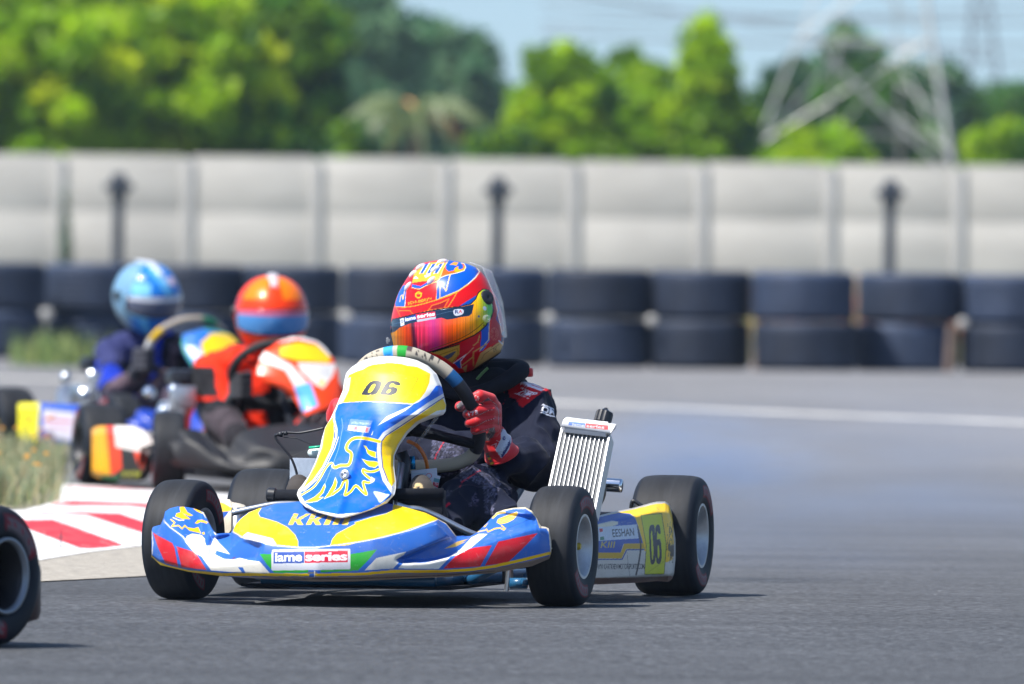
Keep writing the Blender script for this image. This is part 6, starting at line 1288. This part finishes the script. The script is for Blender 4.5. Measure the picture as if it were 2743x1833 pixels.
def far_rim(k, c, r_, tilt, cols_, fr=None):
    n = 60; V = []; cc = []; Mx = Matrix.Rotation(tilt, 3, 'X')
    P = np.zeros((n, 14, 3)); Cc = np.zeros((n, 14, 3))
    for i in range(n):
        a = 2 * math.pi * i / n
        for j in range(14):
            b = 2 * math.pi * j / 14; p = Mx @ Vector(((r_ + .015 * math.cos(b)) * math.cos(a), .015 * math.sin(b), (r_ * .86 + .015 * math.cos(b)) * math.sin(a))); P[i, j] = Vector(c) + p
        Cc[i] = lin(cols_[int(i / n * len(cols_)) % len(cols_)])
    o = grid_obj('steering_wheel', P, M['grip'], k, Cc, cu=True, cv=True)
    mb = MB()
    for a in (.5, 2.6, 4.7): mb.tube([c, Vector(c) + Mx @ Vector((r_ * math.cos(a), 0, r_ * .86 * math.sin(a)))], .016, 8, squash=.2)
    mb.tube([c, Vector(c) + Vector((0, -.28, -.2))], .012, 8); mb.build('spokes', M['blackm'], o)

# ---- orange kart
s36 = 36.3; wx = W(452, 1216, s36)[0]; rt = R(13); FO = Frame((wx + .418 * math.cos(rt), s36 + .418 * math.sin(rt)), rt)
ko = plain_kart(FO, 'orange and white racing kart with a black nose, directly behind the foreground kart', (22, 23, 27), R(-11), M['black'], M['rimdark'])
co = Canvas(680, 895, 925, 1125, (238, 66, 4), 2)
co.line(z2([(1500, 462), (1590, 446), (1700, 470), (1770, 540)]), 10, (226, 226, 222)); co.poly(z2([(1500, 505), (1600, 475), (1700, 490), (1772, 560), (1762, 585), (1600, 572), (1500, 548)]), (238, 200, 10)); co.poly(z2([(1590, 585), (1800, 590), (1785, 650), (1730, 722), (1690, 700), (1620, 640)]), (224, 220, 214))
co.poly(z2([(1400, 515), (1560, 595), (1660, 705), (1590, 730), (1530, 625), (1380, 565)]), (226, 220, 216)); co.poly(z2([(1575, 712), (1662, 688), (1706, 815), (1620, 850)]), (90, 170, 226)); co.ell(862, 1025, 7, 8, (200, 210, 60)); [co.line(z2([(1630, 606 + k), (1770, 612 + k)]), 1.5, (150, 150, 160)) for k in (0, 14, 28, 42)]
rows_panel(FO, 'number_panel', [(904, 782), (915, 745), (930, 727), (940, 710), (960, 697), (980, 690), (1005, 688), (1025, 712), (1042, 750), (1060, 782), (1090, 800), (1112, 815)], [(904, 812), (915, 850), (930, 868), (945, 881), (965, 895), (1000, 906), (1040, 911), (1080, 913), (1095, 900), (1105, 860), (1112, 826)], 904, 1112, [(904, .05), (1000, -.03), (1112, -.12)], .035, co, ko)
cp = Canvas(240, 1135, 410, 1300, (30, 26, 30), 2); cp.poly(z2([(480, 915), (570, 918), (592, 1190), (510, 1215), (480, 1200)]), (226, 158, 14)); cp.poly(z2([(512, 960), (545, 958), (560, 1150), (528, 1160)]), (190, 170, 20)); cp.poly(z2([(565, 920), (640, 925), (652, 1150), (595, 1190)]), (226, 60, 20)); cp.poly(z2([(610, 915), (720, 925), (800, 975), (800, 1080), (740, 1062), (620, 1035)]), (222, 214, 208)); cp.poly(z2([(715, 1055), (785, 1070), (765, 1165), (735, 1120)]), (226, 60, 20)); cp.text('KKM', z2([(655, 1208)])[0], (48, 0), (0, -22), (150, 150, 26), off=.02); cp.poly(z2([(540, 1190), (640, 1185), (640, 1215), (545, 1220)]), (20, 130, 60)); cp.text('SDK', z2([(640, 1000)])[0], (55, 0), (0, -14), (120, 120, 125))
cols_panel(FO, 'side_pod', [(246, 1150), (262, 1142), (300, 1141), (345, 1141), (372, 1150), (394, 1168), (401, 1188)], [(246, 1272), (265, 1282), (320, 1290), (370, 1290), (392, 1262), (401, 1204)], [(246, .66), (300, .50), (360, .32), (401, .20)], cp, ko)
far_rim(ko, FO.T(742, 1000, .20), .15, R(38), [(24, 24, 28)])
def ob_paint(V, N):
    c = np.tile(lin((232, 44, 4)), (len(V), 1)); n = vnoise(V, 9, 4)
    c[(n > .18) & (V[:, 1] < .62)] = lin((20, 20, 26)); c[(V[:, 2] < .27) & (V[:, 1] < .34)] = lin((64, 56, 62)); c[V[:, 1] < .12] = lin((30, 28, 34)); c[(V[:, 0] < -.17) & (V[:, 2] > .30) & (V[:, 2] < .40)] = lin((18, 18, 24)); c[(abs(V[:, 2] - .27) < .018) & (V[:, 1] > .2)] = lin((18, 18, 24)); return c
hO = FO.T(727, 846, .47)
JO = dict(pelvis=(0, .64, .13), chest=(.0, .62, .34), neck=(.02, .57, .44), head=tuple(hO), sh_l=(.17, .58, .38), sh_r=(-.17, .58, .38), el_l=(.27, .44, .25), wr_l=(.18, .27, .34), el_r=tuple(FO.T(610, 1120, .40)), wr_r=tuple(FO.T(648, 1045, .26)),
          hip_l=(.10, .55, .12), hip_r=(-.10, .55, .12), kn_l=(.17, .25, .25), an_l=(.13, .0, .10), toe_l=(.13, -.04, .18), kn_r=(-.20, .25, .24), an_r=(-.13, 0, .10), toe_r=(-.13, -.04, .18))
do = suit_of(JO, ob_paint, 'driver in orange and black suit with a bright orange helmet and blue visor', FO)
def oh(az, e):
    c = np.empty(az.shape + (3,)); c[:] = lin((238, 58, 2)); c[(np.abs(az) < 60) & (e > 28) & (np.abs(az) > 12)] = lin((246, 120, 0)); c[e < -30] = lin((232, 44, 4)); c[(np.abs(az) > 70) & (e < 30)] = lin((190, 40, 50)); return c
simple_helmet(do, hO, R(-13 + 6), R(6), oh, (70, 130, 190), (190, 90, 120))
far_glove(do, FO.T(655, 1035, .19), (22, 22, 30), -1, (0, -1, 0)); far_glove(do, FO.T(830, 1010, .20), (22, 22, 30), 1, (0, -1, 0))

# ---- blue kart
s42 = 41.6; wx = W(318, 1130, s42)[0]; rt = R(25); FB = Frame((wx + .418 * math.cos(rt), s42 + .418 * math.sin(rt)), rt)
kb = plain_kart(FB, 'blue racing kart with a yellow number plate, last of the three at the left', (26, 60, 160), R(4), M['bluetube'], M['rimdark'])
cb_ = Canvas(478, 870, 660, 1025, (36, 104, 186), 2); cb_.poly(z2([(1075, 480), (1130, 428), (1240, 428), (1305, 495), (1295, 555), (1160, 596), (1090, 545)]), (240, 196, 10)); cb_.poly(z2([(1000, 500), (1050, 500), (1160, 640), (1130, 672)]), (206, 216, 232)); cb_.line(z2([(972, 440), (990, 520), (1060, 640), (1140, 676)]), 5, (60, 160, 110)); cb_.line(z2([(1100, 402), (1230, 430)]), 5, (60, 150, 110))
rows_panel(FB, 'number_panel', [(880, 545), (895, 490), (925, 486), (950, 495), (975, 510), (1000, 531), (1018, 562)], [(880, 568), (895, 615), (925, 645), (950, 650), (975, 625), (1000, 594), (1018, 574)], 880, 1018, [(880, .03), (1018, -.16)], .05, cb_, kb)
cq = Canvas(40, 1070, 230, 1210, (36, 78, 176), 2); cq.poly(z2([(90, 790), (212, 795), (198, 1035), (90, 1030)]), (226, 216, 8)); cq.line(z2([(120, 870), (165, 880), (130, 960), (120, 1000)]), 4, (70, 70, 20)); cq.poly(z2([(228, 832), (400, 850), (392, 1000), (300, 990), (232, 945)]), (200, 196, 214)); cq.line(z2([(240, 890), (380, 900)]), 6, (190, 80, 90)); cq.line(z2([(250, 920), (370, 940)]), 4, (190, 120, 140)); cq.poly(z2([(202, 950), (290, 958), (300, 1045), (205, 1045)]), (96, 30, 130))
cols_panel(FB, 'side_pod', [(48, 1082), (60, 1080), (110, 1080), (222, 1086)], [(48, 1180), (70, 1192), (120, 1200), (222, 1196)], [(48, .66), (120, .45), (222, .20)], cq, kb)
far_rim(kb, FB.T(500, 930, .20), .155, R(38), [(150, 140, 128), (150, 140, 128), (16, 110, 80), (150, 140, 128), (150, 140, 128), (210, 170, 30), (200, 200, 200), (24, 24, 28), (24, 24, 28), (24, 24, 28), (24, 24, 28), (24, 24, 28), (24, 24, 28)])
def bb_paint(V, N):
    c = np.tile(lin((18, 22, 44)), (len(V), 1)); n = vnoise(V, 8, 9); c[(n > .12)] = lin((14, 50, 170)); c[(n < -.22)] = lin((90, 74, 84)); c[(V[:, 2] > .37) & (V[:, 0] < -.08)] = lin((44, 50, 96)); c[(V[:, 1] < .42) & (V[:, 2] < .28)] = lin((70, 60, 74)); return c
hB = FB.T(392, 797, .50)
JB = dict(pelvis=(-.02, .64, .13), chest=(-.06, .62, .33), neck=tuple(FB.T(400, 905, .56)), head=tuple(hB), sh_l=(.10, .58, .39), sh_r=tuple(FB.T(298, 945, .60)), el_l=(.20, .42, .25), wr_l=(.14, .27, .34), el_r=tuple(FB.T(300, 1060, .44)), wr_r=tuple(FB.T(395, 985, .28)),
          hip_l=(.10, .55, .12), hip_r=(-.10, .55, .12), kn_l=(.17, .25, .26), an_l=(.13, .0, .10), toe_l=(.13, -.04, .18), kn_r=tuple(FB.T(455, 1030, .24)), an_r=(-.13, 0, .10), toe_r=(-.13, -.04, .18))
db = suit_of(JB, bb_paint, 'driver in navy and blue suit with a metallic light blue helmet', FB)
def bh(az, e):
    c = np.empty(az.shape + (3,)); c[:] = lin((20, 110, 196)); c[(e > 30) & (np.abs(az) < 10)] = lin((190, 215, 235)); c[(az < -25) & (e < 34) & (e > -25) & (az > -70)] = lin((120, 190, 225)); c[(np.sin(np.radians(az * 5 + e * 3)) > .75)] = lin((90, 170, 220)); c[(np.abs(az - 25) < 12) & (np.abs(e - 36) < 7)] = lin((215, 190, 200)); c[(az < -60)] = lin((110, 150, 180)); return c
simple_helmet(db, hB, R(-25 + 34), R(12), bh, (80, 86, 108), (196, 200, 214), R(-4))
far_glove(db, FB.T(395, 965, .20), (26, 28, 44), -1, (0, -1, 0)); far_glove(db, FB.T(585, 955, .21), (26, 28, 44), 1, (0, -1, 0))

# ---- kart leaving the frame at the left, nearest the camera
rt = R(-31); d_ = 20.85; wc = W(-74, 1527, d_); o_ = np.array([wc[0], d_]) - (.462 * np.array([math.cos(rt), math.sin(rt)]) + .965 * np.array([-math.sin(rt), math.cos(rt)]))
FN = Frame(o_, rt)
kn = plain_kart(FN, 'nearest kart, only its dark rear wheel and bumper in the lower left corner', (120, 20, 20), 0, M['black'], M['rimdark'], bumper_col=(.05, .02, .02))
MB().tube([(-.3, .95, .2), (.3, .95, .2)], .01, 8).build('seat_stay', M['steel'], kn, True)
rl = mat('rim_lip', (.25, .27, .30), rough=.4, metal=.5)
for ch in list(kn.children):
    if ch.name.startswith('wheel'):
        MB().lathe([(.069, .064), (.075, .072), (.080, .072), (.080, .066), (.069, .064)] if abs(ch.location.y) > .5 else [(.050, .062), (.056, .070), (.060, .070), (.060, .064), (.050, .062)], (0, 0, 0), (1 if ch.location.x > 0 else -1, 0, 0), 64).build('rim_lip', rl, ch, True)

# ================================================================= SMOKE off the sliding tyres
def smoke(name, c, r_, dens, sc, label, seed):
    m = bpy.data.materials.new('smoke'); m.use_nodes = True; n = m.node_tree; n.nodes.clear(); N = n.nodes.new; L = n.links.new
    o = N('ShaderNodeOutputMaterial'); v = N('ShaderNodeVolumePrincipled'); L(v.outputs[0], o.inputs['Volume']); v.inputs['Color'].default_value = (.48, .64, .95, 1); v.inputs['Anisotropy'].default_value = .2
    tc = N('ShaderNodeTexCoord'); ln = N('ShaderNodeVectorMath'); ln.operation = 'LENGTH'; L(tc.outputs['Object'], ln.inputs[0])
    fa = N('ShaderNodeMapRange'); fa.inputs[1].default_value = .0; fa.inputs[2].default_value = .95; fa.inputs[3].default_value = 1; fa.inputs[4].default_value = 0; fa.interpolation_type = 'SMOOTHSTEP'; L(ln.outputs['Value'], fa.inputs[0])
    mp = N('ShaderNodeMapping'); mp.inputs['Location'].default_value = (seed, seed, 0); mp.inputs['Scale'].default_value = sc; L(tc.outputs['Object'], mp.inputs[0])
    nz = N('ShaderNodeTexNoise'); nz.inputs['Scale'].default_value = 1; nz.inputs['Detail'].default_value = 3; L(mp.outputs[0], nz.inputs['Vector'])
    nr = N('ShaderNodeMapRange'); nr.inputs[1].default_value = .38; nr.inputs[2].default_value = .72; nr.inputs[3].default_value = 0.1; nr.inputs[4].default_value = 1; L(nz.outputs[0], nr.inputs[0])
    a = N('ShaderNodeMath'); a.operation = 'MULTIPLY'; L(fa.outputs[0], a.inputs[0]); L(nr.outputs[0], a.inputs[1]); b = N('ShaderNodeMath'); b.operation = 'MULTIPLY'; L(a.outputs[0], b.inputs[0]); b.inputs[1].default_value = dens; L(b.outputs[0], v.inputs['Density'])
    o_ = MB().ell((0, 0, 0), (1, 1, 1), 32, 20).build(name, m, None, True); o_.location = c; o_.scale = r_; return tag(o_, label, 'smoke', kind='stuff')
cS = W(2200, 1330, 27.0); smoke('tyre_smoke', (cS[0], 27.6, .20), (1.5, 2.6, .36), .26, (2.4, 1.2, 2.8), 'thin bluish tyre smoke drifting over the track behind the rear wheel', 3)

cL = W(980, 1560, 24.0); smoke('tyre_smoke', (cL[0], 24.1, .10), (1.0, .9, .20), .12, (2.0, 2.0, 2.0), 'faint bluish smoke hanging low around the wheels of kart 06', 8)
cP = W(1880, 1225, 26.0); smoke('smoke_puff', (cP[0], 26.2, cP[2]), (.42, .6, .16), 4.0, (1.6, 1.6, 1.8), 'small brighter puff of bluish smoke just behind the rear wheel', 12)
# the air itself
hm = bpy.data.materials.new('haze'); hm.use_nodes = True; n = hm.node_tree; n.nodes.clear(); o = n.nodes.new('ShaderNodeOutputMaterial'); v = n.nodes.new('ShaderNodeVolumePrincipled')
v.inputs['Color'].default_value = (.70, .85, 1.0, 1); v.inputs['Density'].default_value = .0002; v.inputs['Anisotropy'].default_value = .1; n.links.new(v.outputs[0], o.inputs['Volume'])
tag(MB().box((0, 230, 9), (420, 500, 22)).build('haze', hm, None), kind='stuff')
